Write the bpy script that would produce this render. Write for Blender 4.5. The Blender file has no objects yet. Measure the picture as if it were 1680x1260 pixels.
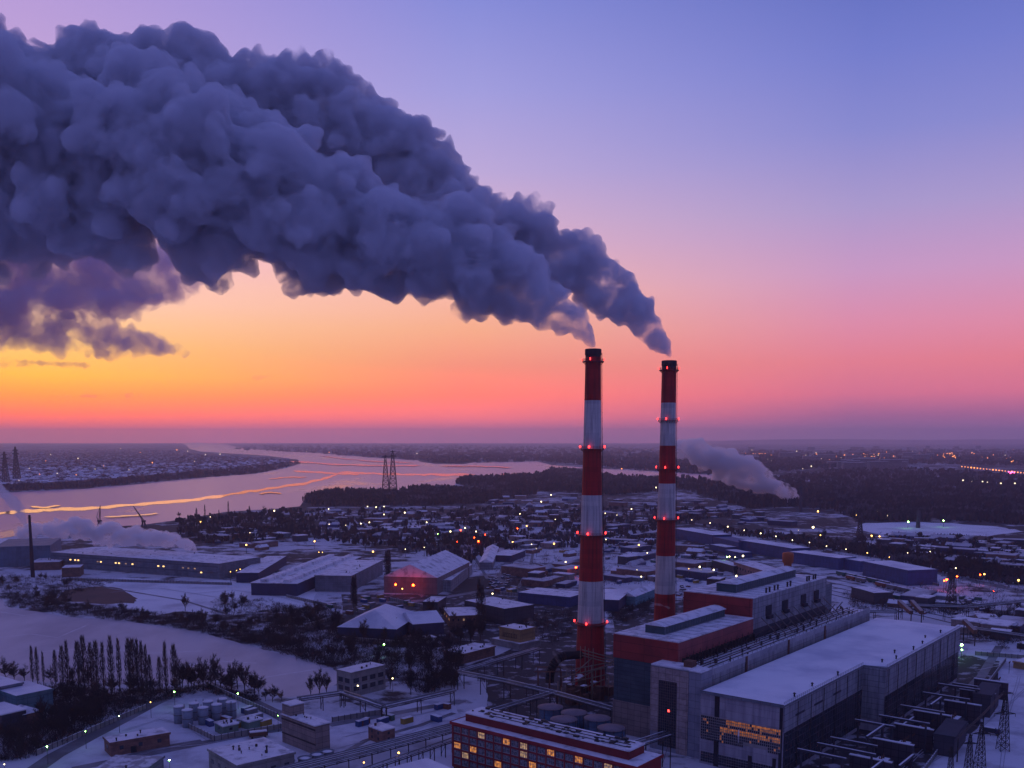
import bpy, math, random
import numpy as np
from mathutils import Vector, Matrix, Quaternion
R = math.radians
random.seed(7); np.random.seed(7)
sc = bpy.context.scene
col = sc.collection
# ------------------------------------------------------------------ camera
TP = .117; PITCH = math.atan(TP); CP, SP = math.cos(PITCH), math.sin(PITCH)
CAMH = 132.0; FPX = 1600.0; PX0 = 840.0; PY0 = 720 + FPX*TP
cam = bpy.data.objects.new('camera', bpy.data.cameras.new('camera')); col.objects.link(cam)
cam.location = (0, 0, CAMH); cam.rotation_euler = (R(90)-PITCH, 0, 0)
cam.data.lens = FPX/1680*36; cam.data.sensor_width = 36
cam.data.shift_y = (PY0-630)/1680
cam.data.clip_start = 1; cam.data.clip_end = 200000
sc.camera = cam
sc.view_settings.view_transform = 'Standard'; sc.view_settings.look = 'None'
sc.view_settings.exposure = 0; sc.view_settings.gamma = 1
sc.render.engine = 'CYCLES'
sc.cycles.use_denoising = True
sc.cycles.sample_clamp_indirect = 1.5
sc.cycles.volume_bounces = 8; sc.cycles.max_bounces = 8
sc.cycles.diffuse_bounces = 2; sc.cycles.glossy_bounces = 2
sc.cycles.volume_max_steps = 256; sc.cycles.volume_step_rate = 1

def ray(x, y):
    u = (x-PX0)/FPX; v = (PY0-y)/FPX
    return (u, CP+v*SP, -SP+v*CP)
def P(x, y, z=0.):
    d = ray(x, y); t = (z-CAMH)/d[2]; return Vector((d[0]*t, d[1]*t, z))
def PD(x, y, Y):
    d = ray(x, y); t = Y/d[1]; return Vector((d[0]*t, Y, CAMH+d[2]*t))

# ------------------------------------------------------------------ sky
def s2l(c):
    return tuple(((v/255)/12.92 if v <= 10 else (((v/255)+.055)/1.055)**2.4) for v in c)
SUN_AZ = -24.0
w = bpy.data.worlds.new('World'); sc.world = w; w.use_nodes = True
nt = w.node_tree; N = nt.nodes; L = nt.links
bg = N['Background']
tc = N.new('ShaderNodeTexCoord'); sep = N.new('ShaderNodeSeparateXYZ'); L.new(tc.outputs['Generated'], sep.inputs[0])
def math_node(op, a, b=None, c=None, tree=None):
    n = (tree or nt).nodes.new('ShaderNodeMath'); n.operation = op
    for i, v in enumerate((a, b, c)):
        if v is None: continue
        if isinstance(v, (int, float)): n.inputs[i].default_value = v
        else: (tree or nt).links.new(v, n.inputs[i])
    return n.outputs[0]
elev = math_node('MULTIPLY', sep.outputs[2], 2.0)       # sin(elevation) * 2
elev.node.use_clamp = True
az = math_node('ARCTAN2', sep.outputs[0], sep.outputs[1])
def el(y): return 2*math.sin(math.atan((PY0-y)/FPX)-PITCH)
def ramp(stops, sock=None, tree=None):
    n = (tree or nt).nodes.new('ShaderNodeValToRGB'); e = n.color_ramp.elements
    while len(e) > 1: e.remove(e[-1])
    e[0].position = stops[0][0]; e[0].color = (*stops[0][1], 1)
    for p_, c in stops[1:]:
        k = e.new(p_); k.color = (*c, 1)
    if sock is not None: (tree or nt).links.new(sock, n.inputs[0])
    return n.outputs[0]
ZEN = s2l((95, 102, 178))
def col_ramp(lst, gain=1.0, boost=.8):
    st = [(max(0, el(y)), tuple(v*gain*(1+boost*max(0, min(1, (y-590)/90))) for v in s2l(c))) for y, c in lst]
    st.append((1.0, ZEN)); return ramp(st, elev)
RL = col_ramp([(720, (228,108,120)), (702, (250,90,84)), (684, (255,98,44)), (655, (255,134,24)), (625, (255,178,44)), (580, (255,204,112)), (510, (255,208,184)), (430, (250,196,204)), (300, (222,180,214)), (150, (190,160,216)), (0, (176,150,216)), (-120, (130,120,200))])
RM = col_ramp([(720, (184,104,138)), (705, (214,100,122)), (685, (240,104,100)), (650, (252,112,88)), (600, (250,144,116)), (540, (255,176,138)), (480, (252,186,168)), (400, (226,178,200)), (280, (188,168,218)), (150, (160,156,222)), (0, (132,138,216)), (-120, (105,115,195))])
RR = col_ramp([(720, (132,100,148)), (705, (142,94,140)), (685, (156,88,130)), (650, (208,104,132)), (600, (234,124,142)), (540, (228,140,172)), (460, (204,152,198)), (360, (170,152,206)), (240, (134,136,208)), (120, (112,122,204)), (0, (94,108,192)), (-120, (80,92,172))], 1, .45)
RB = ramp([(0, s2l((84,80,130))), (.15, s2l((94,92,152))), (.5, s2l((92,96,168))), (1, ZEN)], elev)
def mixc(fac, a, b, tree=None):
    n = (tree or nt).nodes.new('ShaderNodeMix'); n.data_type = 'RGBA'
    if isinstance(fac, (int, float)): n.inputs[0].default_value = fac
    else: (tree or nt).links.new(fac, n.inputs[0])
    for i, v in ((6, a), (7, b)):
        if isinstance(v, tuple): n.inputs[i].default_value = (*v[:3], 1)
        else: (tree or nt).links.new(v, n.inputs[i])
    return n.outputs[2]
def mapr(s, a, b, smooth=True, tree=None):
    n = (tree or nt).nodes.new('ShaderNodeMapRange')
    if smooth: n.interpolation_type = 'SMOOTHSTEP'
    (tree or nt).links.new(s, n.inputs[0]); n.inputs[1].default_value = a; n.inputs[2].default_value = b
    return n.outputs[0]
c1 = mixc(mapr(az, R(-25), R(-3), False), RL, RM)
c2 = mixc(mapr(az, R(-2), R(19), False), c1, RR)
c3 = mixc(mapr(az, R(30), R(85)), c2, RB)
c4 = mixc(mapr(az, R(-30), R(-100)), c3, RB)
# the same sunset seen in the Nishita sky model adds a little real scattering
sky = N.new('ShaderNodeTexSky'); sky.sky_type = 'NISHITA'; sky.sun_disc = False
sky.sun_elevation = R(0.5); sky.sun_rotation = R(SUN_AZ)
ad = N.new('ShaderNodeMix'); ad.data_type = 'RGBA'; ad.blend_type = 'ADD'; ad.inputs[0].default_value = .02
L.new(c4, ad.inputs[6]); L.new(sky.outputs[0], ad.inputs[7])
L.new(ad.outputs[2], bg.inputs[0]); bg.inputs[1].default_value = 1.0
# weak last light from the sunset
sun = bpy.data.objects.new('sun', bpy.data.lights.new('sun', 'SUN')); col.objects.link(sun)
sun.data.energy = .03; sun.data.angle = R(15); sun.data.color = (1, .55, .45)
sd = Vector((math.sin(R(SUN_AZ)), math.cos(R(SUN_AZ)), math.sin(R(3))))
sun.rotation_euler = sd.to_track_quat('Z', 'Y').to_euler()

# ------------------------------------------------------------------ materials
MATS = {}
def mat(name, c, rough=.85, c2=None, scale=.15, amount=.5, metal=0., panel=None, line=None, detail=4, spec=.3, bump=0., thr=None, stretch=None):
    if name in MATS: return MATS[name]
    m = bpy.data.materials.new(name); m.use_nodes = True; t = m.node_tree; n = t.nodes; l = t.links
    b = n['Principled BSDF']; b.inputs['Roughness'].default_value = rough; b.inputs['Metallic'].default_value = metal
    b.inputs['Specular IOR Level'].default_value = spec
    tc = n.new('ShaderNodeTexCoord'); out = tc.outputs['Object']
    no = n.new('ShaderNodeTexNoise'); no.inputs['Scale'].default_value = scale; no.inputs['Detail'].default_value = detail
    no.inputs['Roughness'].default_value = .62
    if stretch:
        mpp = n.new('ShaderNodeMapping'); mpp.inputs['Scale'].default_value = stretch; l.new(out, mpp.inputs[0]); l.new(mpp.outputs[0], no.inputs['Vector'])
    else: l.new(out, no.inputs['Vector'])
    c2_ = c2 or tuple(v*.55 for v in c)
    lo, hi = thr or (.38, .66)
    f = mapr(no.outputs[0], lo, hi, True, t)
    f = math_node('MULTIPLY', f, amount, tree=t)
    cc = mixc(f, tuple(c), tuple(c2_), t)
    if panel:
        sp = n.new('ShaderNodeSeparateXYZ'); l.new(out, sp.inputs[0])
        xy = math_node('ADD', sp.outputs[0], sp.outputs[1], tree=t)
        cb = n.new('ShaderNodeCombineXYZ'); l.new(xy, cb.inputs[0]); l.new(sp.outputs[2], cb.inputs[1])
        br = n.new('ShaderNodeTexBrick'); l.new(cb.outputs[0], br.inputs[0])
        br.offset = 0 if len(panel) < 4 else panel[3]
        br.inputs['Scale'].default_value = 1; br.inputs['Brick Width'].default_value = panel[0]
        br.inputs['Row Height'].default_value = panel[1]; br.inputs['Mortar Size'].default_value = panel[2]
        br.inputs['Color1'].default_value = (1, 1, 1, 1); br.inputs['Color2'].default_value = (.72, .74, .78, 1)
        br.inputs['Mortar'].default_value = (*(line or (.3, .3, .3)), 1); br.inputs['Bias'].default_value = -.3
        mu = n.new('ShaderNodeMix'); mu.data_type = 'RGBA'; mu.blend_type = 'MULTIPLY'; mu.inputs[0].default_value = 1
        l.new(cc, mu.inputs[6]); l.new(br.outputs[0], mu.inputs[7]); cc = mu.outputs[2]
    l.new(cc, b.inputs['Base Color'])
    if bump:
        bp = n.new('ShaderNodeBump'); bp.inputs['Strength'].default_value = .6; bp.inputs['Distance'].default_value = bump
        l.new(no.outputs[0], bp.inputs['Height']); l.new(bp.outputs[0], b.inputs['Normal'])
    MATS[name] = m; return m
def emat(name, c, s, sample=True):
    if name in MATS: return MATS[name]
    m = bpy.data.materials.new(name); m.use_nodes = True; n = m.node_tree.nodes; b = n['Principled BSDF']
    b.inputs['Base Color'].default_value = (*c, 1)
    b.inputs['Emission Color'].default_value = (*c, 1); b.inputs['Emission Strength'].default_value = s
    if 'window' in name:
        t = m.node_tree; tc = t.nodes.new('ShaderNodeTexCoord'); vn = t.nodes.new('ShaderNodeTexNoise'); vn.inputs['Scale'].default_value = 1.1; vn.inputs['Detail'].default_value = 3
        t.links.new(tc.outputs['Object'], vn.inputs['Vector']); t.links.new(math_node('MULTIPLY', mapr(vn.outputs[0], .3, .68, True, t), s*1.9, tree=t), b.inputs['Emission Strength'])
    m.cycles.emission_sampling = 'FRONT' if sample else 'NONE'
    MATS[name] = m; return m
def volmat(name, c, dens, aniso=.2):
    m = bpy.data.materials.new(name); m.use_nodes = True; t = m.node_tree; n = t.nodes
    n.remove(n['Principled BSDF']); v = n.new('ShaderNodeVolumePrincipled')
    v.inputs['Color'].default_value = (*c, 1); v.inputs['Density'].default_value = dens; v.inputs['Anisotropy'].default_value = aniso
    t.links.new(v.outputs[0], n['Material Output'].inputs['Volume'])
    m.cycles.homogeneous_volume = True
    return m
def smokemat(name, c, dens, sc_=.06, lo=.40, hi=.62, aniso=.2, detail=5, step=.06):
    m = volmat(name, c, dens, aniso); m.cycles.homogeneous_volume = False; m.cycles.volume_step_rate = step
    t = m.node_tree; n = t.nodes; v = [x for x in n if x.type == 'PRINCIPLED_VOLUME'][0]
    tc = n.new('ShaderNodeTexCoord'); no = n.new('ShaderNodeTexNoise'); no.inputs['Scale'].default_value = sc_; no.inputs['Detail'].default_value = detail
    no.inputs['Roughness'].default_value = .62; no.inputs['Distortion'].default_value = .4; t.links.new(tc.outputs['Object'], no.inputs['Vector'])
    t.links.new(math_node('MULTIPLY', mapr(no.outputs[0], lo, hi, True, t), dens, tree=t), v.inputs['Density'])
    return m
SNOW = mat('snow_roof', (.74,.74,.79), .7, (.24,.24,.28), .16, .9, detail=8, bump=.2, thr=(.46,.72))
SNOWC = mat('clean_snow', (.80,.80,.85), .65, (.50,.52,.62), .035, .9, detail=7, bump=.35, thr=(.40,.72))
DARKROOF = mat('dark_roof', (.30,.30,.33), .8, (.62,.63,.68), .25, 1, thr=(.45,.6))
CONC = mat('pale_concrete_panel', (.30,.28,.27), .85, (.19,.18,.18), .2, .8, panel=(6,3.2,.05))
GREYM = mat('grey_metal_cladding', (.19,.21,.25), .6, (.12,.14,.17), .12, .8, panel=(4,1.6,.06))
WHITEM = mat('pale_metal_cladding', (.34,.35,.38), .6, (.17,.17,.20), .5, .9, panel=(5,2.6,.09), line=(.35,.35,.35), stretch=(1,1,.12), detail=6)
BLUEM = mat('blue_metal_cladding', (.035,.07,.21), .6, (.025,.05,.14), .15, .6, panel=(4,6,.08))
NAVY = mat('navy_wall', (.03,.04,.10), .7, (.02,.028,.06), .2, .6)
TEAL = mat('teal_wall', (.12,.24,.27), .75, (.07,.14,.17), .2, .7, panel=(5,3,.06))
BRICK = mat('brick_wall', (.27,.14,.11), .9, (.15,.08,.07), .3, .8, panel=(3,1.2,.05,.5), line=(.6,.6,.6))
BROWN = mat('brown_brick', (.22,.12,.09), .9, (.12,.08,.07), .3, .8, panel=(3,1.2,.05,.5))
OCHRE = mat('ochre_wall', (.36,.23,.10), .85, (.22,.15,.08), .3, .7, panel=(6,3,.05))
DGREY = mat('dark_grey_wall', (.06,.06,.08), .8, (.05,.05,.07), .2, .8, panel=(4,3,.06))
REDP = mat('red_painted_panel', (.34,.035,.035), .6, (.20,.025,.028), .12, .8, panel=(12,4.2,.10), line=(.35,.35,.35))
PINKP = mat('faded_red_panel', (.36,.085,.085), .65, (.24,.06,.07), .12, .8, panel=(5,3.2,.09), line=(.45,.45,.45))
TEALD = mat('dark_teal_cladding', (.06,.10,.125), .6, (.035,.06,.08), .15, .8, panel=(7,1.8,.07))
BEIGE = mat('beige_concrete', (.30,.23,.21), .85, (.20,.16,.15), .2, .7, panel=(3.4,2.4,.07))
WINDARK = mat('dark_window_glass', (.025,.03,.045), .15, (.05,.06,.08), .8, .8, spec=.6)
STEEL = mat('dark_steel', (.03,.03,.036), .6, (.09,.07,.06), .6, .7, metal=.3)
RUST = mat('rusty_steel', (.16,.07,.045), .8, (.07,.04,.035), .5, .8)
PIPE = mat('pipe_jacket', (.20,.21,.23), .45, (.12,.12,.14), .4, .8, metal=.4)
BARK = mat('bark', (.06,.045,.045), .95, (.035,.028,.03), 1, .6)
TWIG = mat('twigs', (.060,.046,.048), .95, (.03,.024,.027), .3, .8)
WOODS = mat('far_woods', (.028,.026,.036), .95, (.15,.14,.17), .012, .9, detail=7, thr=(.5,.7))
LAMPPOST = mat('lamp_post_metal', (.12,.12,.13), .5, metal=.3)
CH_RED = mat('chimney_red_paint', (.42,.016,.016), .6, (.12,.010,.012), .9, .85, detail=7, stretch=(1,1,.05), thr=(.42,.7), panel=(400,2.5,.06), line=(.7,.7,.7))
CH_WHITE = mat('chimney_white_paint', (.62,.58,.55), .65, (.28,.25,.25), .9, .85, detail=7, stretch=(1,1,.05), thr=(.42,.72), panel=(400,2.5,.05), line=(.8,.8,.8))
CH_DARK = mat('chimney_soot', (.035,.03,.035), .8, (.08,.035,.04), .1, .6)
E_RED = emat('beacon_red', (1,.03,.03), 7)
E_W = emat('lamp_white', (1,.80,.42), 6); E_Y = emat('lamp_yellow', (1,.52,.11), 8)
E_G = emat('lamp_green', (.30,1,.16), 55); E_O = emat('lamp_orange', (1,.04,.004), 55)
F_W = emat('far_lamp_white', (1,.80,.48), 2.2, False); F_O = emat('far_lamp_orange', (1,.30,.06), 3.5, False)
F_P = emat('far_lamp_pink', (1,.1,.35), 6, False); F_GR = emat('far_lamp_green', (.3,1,.25), 6, False)
WLIT = emat('lit_window_warm', (1,.36,.06), .42); WLIT2 = emat('lit_window_yellow', (1,.60,.24), .24)
WLITD = emat('dim_window_orange', (1,.30,.05), .17)

# ------------------------------------------------------------------ mesh helpers
class MB:
    def __init__(s): s.v = []; s.f = []; s.m = []; s.smooth = []
    def add(s, vs, fs, mi=0, sm=False):
        o = len(s.v); s.v += [tuple(v) for v in vs]
        s.f += [tuple(i+o for i in f) for f in fs]; s.m += [mi]*len(fs); s.smooth += [sm]*len(fs)
        return s
    def box(s, x0, x1, y0, y1, z0, z1, mi=0):
        v = [(x0,y0,z0),(x1,y0,z0),(x1,y1,z0),(x0,y1,z0),(x0,y0,z1),(x1,y0,z1),(x1,y1,z1),(x0,y1,z1)]
        return s.add(v, [(0,3,2,1),(4,5,6,7),(0,1,5,4),(1,2,6,5),(2,3,7,6),(3,0,4,7)], mi)
    def lathe(s, prof, n=24, c=(0,0), mi=0, cap=True, mis=None, smooth=True):
        o = len(s.v)
        for r, z in prof:
            for k in range(n):
                a = 2*math.pi*k/n; s.v.append((c[0]+r*math.cos(a), c[1]+r*math.sin(a), z))
        for i in range(len(prof)-1):
            for k in range(n):
                a, b = o+i*n+k, o+i*n+(k+1) % n
                s.f.append((a, b, b+n, a+n)); s.m.append(mis[i] if mis else mi); s.smooth.append(smooth)
        if cap:
            s.f.append(tuple(o+k for k in range(n))[::-1]); s.m.append(mis[0] if mis else mi); s.smooth.append(False)
            s.f.append(tuple(o+(len(prof)-1)*n+k for k in range(n))); s.m.append(mis[-1] if mis else mi); s.smooth.append(False)
        return s
    def tube(s, a, b, r, r2=None, n=6, mi=0):
        a, b = Vector(a), Vector(b); d = b-a
        if d.length < 1e-6: return s
        q = d.normalized().to_track_quat('Z', 'Y'); r2 = r if r2 is None else r2
        vs = []
        for p_, rr in ((a, r), (b, r2)):
            for k in range(n):
                t = 2*math.pi*k/n; vs.append(p_+q @ Vector((rr*math.cos(t), rr*math.sin(t), 0)))
        fs = [(k, (k+1) % n, n+(k+1) % n, n+k) for k in range(n)]
        fs += [tuple(range(n))[::-1], tuple(range(n, 2*n))]
        return s.add(vs, fs, mi, n > 5)
    def mesh(s, name, mats):
        me = bpy.data.meshes.new(name); me.from_pydata(s.v, [], s.f)
        for m_ in (mats if isinstance(mats, (list, tuple)) else [mats]): me.materials.append(m_)
        me.polygons.foreach_set('material_index', s.m); me.polygons.foreach_set('use_smooth', s.smooth)
        me.update(); return me
    def build(s, name, mats, parent=None, loc=None, rz=0):
        return link(name, s.mesh(name, mats), parent, loc, rz)
def link(name, me, parent=None, loc=None, rz=0):
    o = bpy.data.objects.new(name, me); col.objects.link(o)
    if parent is not None: o.parent = parent
    if loc is not None: o.location = loc
    if rz: o.rotation_euler = (0, 0, rz)
    return o
def tag(o, label=None, cat=None, group=None, kind=None):
    if label: o['label'] = label
    if cat: o['category'] = cat
    if group: o['group'] = group
    if kind: o['kind'] = kind
    return o
def thing(name, label, cat, loc=(0,0,0), rz=0, group=None):
    o = bpy.data.objects.new(name, None); col.objects.link(o); o.location = loc; o.rotation_euler = (0,0,rz)
    o.empty_display_size = 1
    return tag(o, label, cat, group)
def struct(o): o['kind'] = 'structure'; return o
def dup(root, loc, rz=0, sca=None, label=None, group=None):
    kids = [(ch, list(ch.children)) for ch in root.children]
    r = root.copy(); col.objects.link(r); r.location = loc; r.rotation_euler = (0,0,rz)
    if sca: r.scale = (sca, sca, sca) if isinstance(sca, (int, float)) else sca
    if label: r['label'] = label
    if group: r['group'] = group
    for ch, gk in kids:
        c = ch.copy(); col.objects.link(c); c.parent = r
        for g in gk:
            d = g.copy(); col.objects.link(d); d.parent = c
    return r
def sheet(name, pts, z, m, sub=None):
    """flat polygon sheet from world xy points"""
    mb = MB(); mb.add([(p_[0], p_[1], z) for p_ in pts], [tuple(range(len(pts)))])
    return struct(mb.build(name, m))
def jag(pts, amp, n=4, seed=1, closed=True):
    """subdivide a pixel polyline with a small random wobble"""
    rn = random.Random(seed); out = []
    m_ = len(pts)
    for i in range(m_ if closed else m_-1):
        a, b = pts[i], pts[(i+1) % m_]; out.append(a)
        for k in range(1, n):
            t = k/n; out.append((a[0]+(b[0]-a[0])*t+rn.uniform(-1,1)*amp*2, a[1]+(b[1]-a[1])*t+rn.uniform(-1,1)*amp))
    if not closed: out.append(pts[-1])
    return out
def pxsheet(name, pts, z, m, amp=.6, n=4, seed=1):
    q = [P(x, y, 0) for x, y in jag(pts, amp, n, seed)]
    me = MB(); me.add([(a.x, a.y, z) for a in q], [tuple(range(len(q)))])
    return struct(me.build(name, m))
def inpoly(x, y, poly):
    c = False; j = len(poly)-1
    for i in range(len(poly)):
        xi, yi = poly[i]; xj, yj = poly[j]
        if (yi > y) != (yj > y) and x < (xj-xi)*(y-yi)/(yj-yi)+xi: c = not c
        j = i
    return c
def scatter(poly, n, seed=0):
    rn = random.Random(seed); xs = [p_[0] for p_ in poly]; ys = [p_[1] for p_ in poly]; out = []
    k = 0
    while len(out) < n and k < n*60:
        k += 1; x, y = rn.uniform(min(xs), max(xs)), rn.uniform(min(ys), max(ys))
        if inpoly(x, y, poly): out.append((x, y))
    return out

# ------------------------------------------------------------------ ground, river, ponds, roads
def ground_mat():
    m = bpy.data.materials.new('snowy_ground'); m.use_nodes = True; t = m.node_tree; n = t.nodes; l = t.links
    b = n['Principled BSDF']; b.inputs['Roughness'].default_value = .9; b.inputs['Specular IOR Level'].default_value = .15
    tc = n.new('ShaderNodeTexCoord')
    def noise(s, d=5, r=.6, dist=0.):
        k = n.new('ShaderNodeTexNoise'); k.inputs['Scale'].default_value = s; k.inputs['Detail'].default_value = d
        k.inputs['Roughness'].default_value = r; k.inputs['Distortion'].default_value = dist
        l.new(tc.outputs['Object'], k.inputs['Vector']); return k.outputs[0]
    a = noise(.0065, 8, .62, .4); bb = noise(.045, 6, .65); c = noise(.0012, 5, .6)
    s = math_node('ADD', math_node('MULTIPLY', a, .6, tree=t), math_node('MULTIPLY', bb, .5, tree=t), tree=t)
    # distance from the plant decides open snowy yards against scrub and woods
    ge = n.new('ShaderNodeNewGeometry'); le = n.new('ShaderNodeVectorMath'); le.operation = 'LENGTH'; l.new(ge.outputs['Position'], le.inputs[0])
    far = mapr(le.outputs['Value'], 450, 2200, True, t)
    s = math_node('SUBTRACT', s, math_node('MULTIPLY', far, .085, tree=t), tree=t)
    s = math_node('ADD', s, math_node('MULTIPLY', math_node('SUBTRACT', c, .5, tree=t), .3, tree=t), tree=t)
    f = mapr(s, .462, .555, True, t)
    dark = mixc(noise(.02, 3), (.022,.018,.022), (.075,.060,.062), t)
    snow = mixc(noise(.05, 7), (.42,.42,.47), (.70,.71,.77), t)
    l.new(mixc(f, dark, snow, t), b.inputs['Base Color'])
    return m
GR = ground_mat()
S = 30000
mb = MB(); mb.add([(-16500,-700,0),(16500,-700,0),(16500,S,0),(-16500,S,0)], [(0,1,2,3)]); struct(mb.build('ground', GR))

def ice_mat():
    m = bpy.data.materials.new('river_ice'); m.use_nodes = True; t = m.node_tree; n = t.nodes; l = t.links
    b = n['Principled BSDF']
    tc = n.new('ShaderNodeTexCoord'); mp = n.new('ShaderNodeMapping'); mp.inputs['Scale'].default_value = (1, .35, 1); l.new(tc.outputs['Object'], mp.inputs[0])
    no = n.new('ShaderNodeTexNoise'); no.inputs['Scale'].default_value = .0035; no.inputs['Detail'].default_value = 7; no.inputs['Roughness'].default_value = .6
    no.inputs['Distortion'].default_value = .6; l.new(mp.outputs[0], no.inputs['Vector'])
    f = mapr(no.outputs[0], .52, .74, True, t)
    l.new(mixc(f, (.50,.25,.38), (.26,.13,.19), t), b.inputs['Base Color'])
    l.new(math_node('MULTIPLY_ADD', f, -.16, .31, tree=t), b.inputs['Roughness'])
    b.inputs['Specular IOR Level'].default_value = .5; b.inputs['Specular Tint'].default_value = (1,.52,.72,1)  # tint puts the pink of hazy sunset light into the ice reflections
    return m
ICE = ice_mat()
WATER = mat('open_water', (.05,.04,.05), .07, (.08,.06,.07), .01, .4, spec=.9)
WATER.node_tree.nodes['Principled BSDF'].inputs['Specular Tint'].default_value = (1,.46,.52,1)  # reflections coloured pink here to imitate sunset light on the water
near_bank = [(-420,930),(-100,900),(0,884),(60,874),(150,866),(230,862),(300,852),(370,840),(440,836),(492,831),(500,818),(560,810),(640,808),(690,800),(746,796),(752,786),(800,780),(862,781),(884,776),(905,768),(955,768),(975,772),(1000,778),(1030,783),(1080,780),(1120,784),(1180,792),(1215,793)]
far_bank = [(1220,786),(1160,779),(1100,774),(1000,770),(905,763),(880,757),(790,759),(700,756),(600,750),(520,743),(460,740.5),(402,736),(368,728.5),(330,726.2),(298,727),(306,731),(312,737),(330,741),(380,744),(440,748),(488,754),(495,760),(470,768),(420,777),(330,784),(220,795),(130,803),(20,808),(-60,812),(-420,835)]
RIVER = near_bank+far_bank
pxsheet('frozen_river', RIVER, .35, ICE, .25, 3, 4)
def strip_px(name, pts, wpx, z, m, seed=3, amp=.5, nn=5):
    q = jag(pts, amp, nn, seed, False); rn = random.Random(seed)
    top, bot = [], []
    for i, (x, y) in enumerate(q):
        w_ = wpx*(1 if 0 < i < len(q)-1 else .1)*rn.uniform(.6, 1.3)*(1+ .6*max(0, (y-790)/50))
        top.append(P(x, y-w_/2)); bot.append(P(x, y+w_/2))
    mb = MB(); n = len(q)
    mb.add([(a.x, a.y, z) for a in bot]+[(a.x, a.y, z) for a in top], [(i, i+1, n+i+1, n+i) for i in range(n-1)])
    return struct(mb.build(name, m))
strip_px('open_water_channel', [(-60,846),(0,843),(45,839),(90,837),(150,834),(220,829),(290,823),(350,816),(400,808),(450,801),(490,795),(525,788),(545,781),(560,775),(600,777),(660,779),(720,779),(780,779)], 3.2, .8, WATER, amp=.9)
for i, (pts, w_) in enumerate([([(480,773),(520,775),(560,778),(590,779)],2.2), ([(50,832),(75,834),(100,830)],1.6), ([(440,787),(470,784),(505,783)],1.5), ([(425,811),(445,809),(462,811)],1.6), ([(170,850),(230,847),(260,844)],1.0),
        ([(470,757),(560,763),(640,765),(690,764)],2.0), ([(520,748),(600,757),(680,760)],1.2), ([(820,779),(850,780),(868,779)],2), ([(720,766),(790,766),(840,768)],1.5)]):
    strip_px('water_lead', pts, w_, .8+.3*(i+1), WATER, seed=20+i)
EARTH = mat('bare_earth', (.13,.07,.055), .95, (.08,.05,.045), .02, .8)
pxsheet('island', [(680,752),(700,748.5),(740,748),(780,751),(790,757),(760,761.5),(715,761),(690,758)], 1.0, mat('island_scrub', (.06,.05,.06)), .2)
POND = mat('pond_ice', (.54,.50,.55), .55, (.34,.31,.37), .018, .9, detail=9, bump=.08, thr=(.36,.70), stretch=(1,.5,1))
pond = [(-40,985),(5,984),(14,996),(60,1003),(110,1012),(200,1018),(250,1026),(310,1034),(360,1046),(420,1062),(480,1078),(545,1094),(556,1108),(552,1122),(520,1140),(460,1144),(420,1128),(380,1115),(300,1122),(150,1122),(40,1116),(-60,1118)]
pxsheet('frozen_pond', pond, .02, POND, 1.0, 3, 6)
SNOWG = mat('snow_field', (.74,.75,.80), .8, (.42,.42,.48), .02, .9, detail=8, thr=(.45,.75), bump=.6)
pxsheet('snow_field', [(150,962),(200,948),(300,955),(380,952),(440,965),(520,972),(505,995),(440,1000),(380,1010),(300,1003),(250,1010),(170,985)], .05, SNOWG, 1.5, 4, 8)
pxsheet('earth_mound_field', [(90,985),(110,968),(160,962),(200,966),(226,982),(220,990),(150,990)], .06, EARTH, 1.5, 4, 9)
YARD = mat('trampled_snow_yard', (.62,.63,.70), .8, (.30,.30,.35), .06, .8, detail=7, thr=(.42,.7), bump=.2)
pxsheet('snowy_yard', [(150,1215),(250,1158),(330,1128),(420,1150),(480,1180),(560,1150),(620,1165),(700,1150),(740,1150),(760,1185),(740,1290),(300,1290),(60,1290)], .05, YARD, 1.5, 4, 10)
pxsheet('snowy_yard', [(1420,1290),(1500,1180),(1560,1120),(1590,1060),(1700,1040),(1800,1060),(1800,1300)], .05, YARD, 1.0, 4, 11)
pxsheet('snow_field', [(1400,866),(1420,858),(1500,856),(1560,858),(1650,866),(1680,872),(1620,880),(1540,878),(1450,880)], .05, SNOWG, 1, 4, 12)
DYARD = mat('dark_yard', (.035,.032,.038), .9, (.36,.36,.42), .11, 1, detail=9, thr=(.52,.64), bump=.2)  # near-black ground broken by irregular snow patches
pxsheet('dark_yard', [(756,1096),(880,1050),(940,1030),(1010,1040),(1015,1160),(1010,1300),(740,1300),(745,1190),(800,1165),(800,1120)], .06, DYARD, 1.5, 4, 13)
pxsheet('dark_yard', [(1290,1300),(1300,1240),(1440,1160),(1580,1075),(1640,1085),(1640,1140),(1600,1200),(1540,1230),(1480,1300)], .07, DYARD, 1.5, 4, 14)
pxsheet('dark_yard', [(1000,990),(1085,985),(1130,1000),(1130,1030),(1010,1040)], .08, DYARD, 1.0, 4, 15)
pxsheet('dark_yard', [(560,975),(800,975),(960,990),(960,1035),(800,1055),(740,1060),(640,1062),(560,1050)], .04, DYARD, 1.5, 4, 16)
ROADM = mat('salted_road', (.10,.10,.12), .7, (.26,.26,.30), .05, .8, detail=7)
def road(name, pts, wm, z=.09, m=ROADM):
    q = [P(x, y) for x, y in pts]; mb = MB(); l_, r_ = [], []
    for i, p_ in enumerate(q):
        d = (q[min(i+1, len(q)-1)]-q[max(i-1, 0)]).normalized(); nn = Vector((-d.y, d.x, 0))
        l_.append(p_+nn*wm/2); r_.append(p_-nn*wm/2)
    n = len(q); mb.add([(a.x, a.y, z) for a in r_+l_], [(i, i+1, n+i+1, n+i) for i in range(n-1)])
    return struct(mb.build(name, m))
road('road', [(40,1275),(90,1240),(150,1208),(200,1182),(250,1155),(300,1132),(340,1122),(400,1145),(455,1172),(480,1186)], 8)
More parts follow.
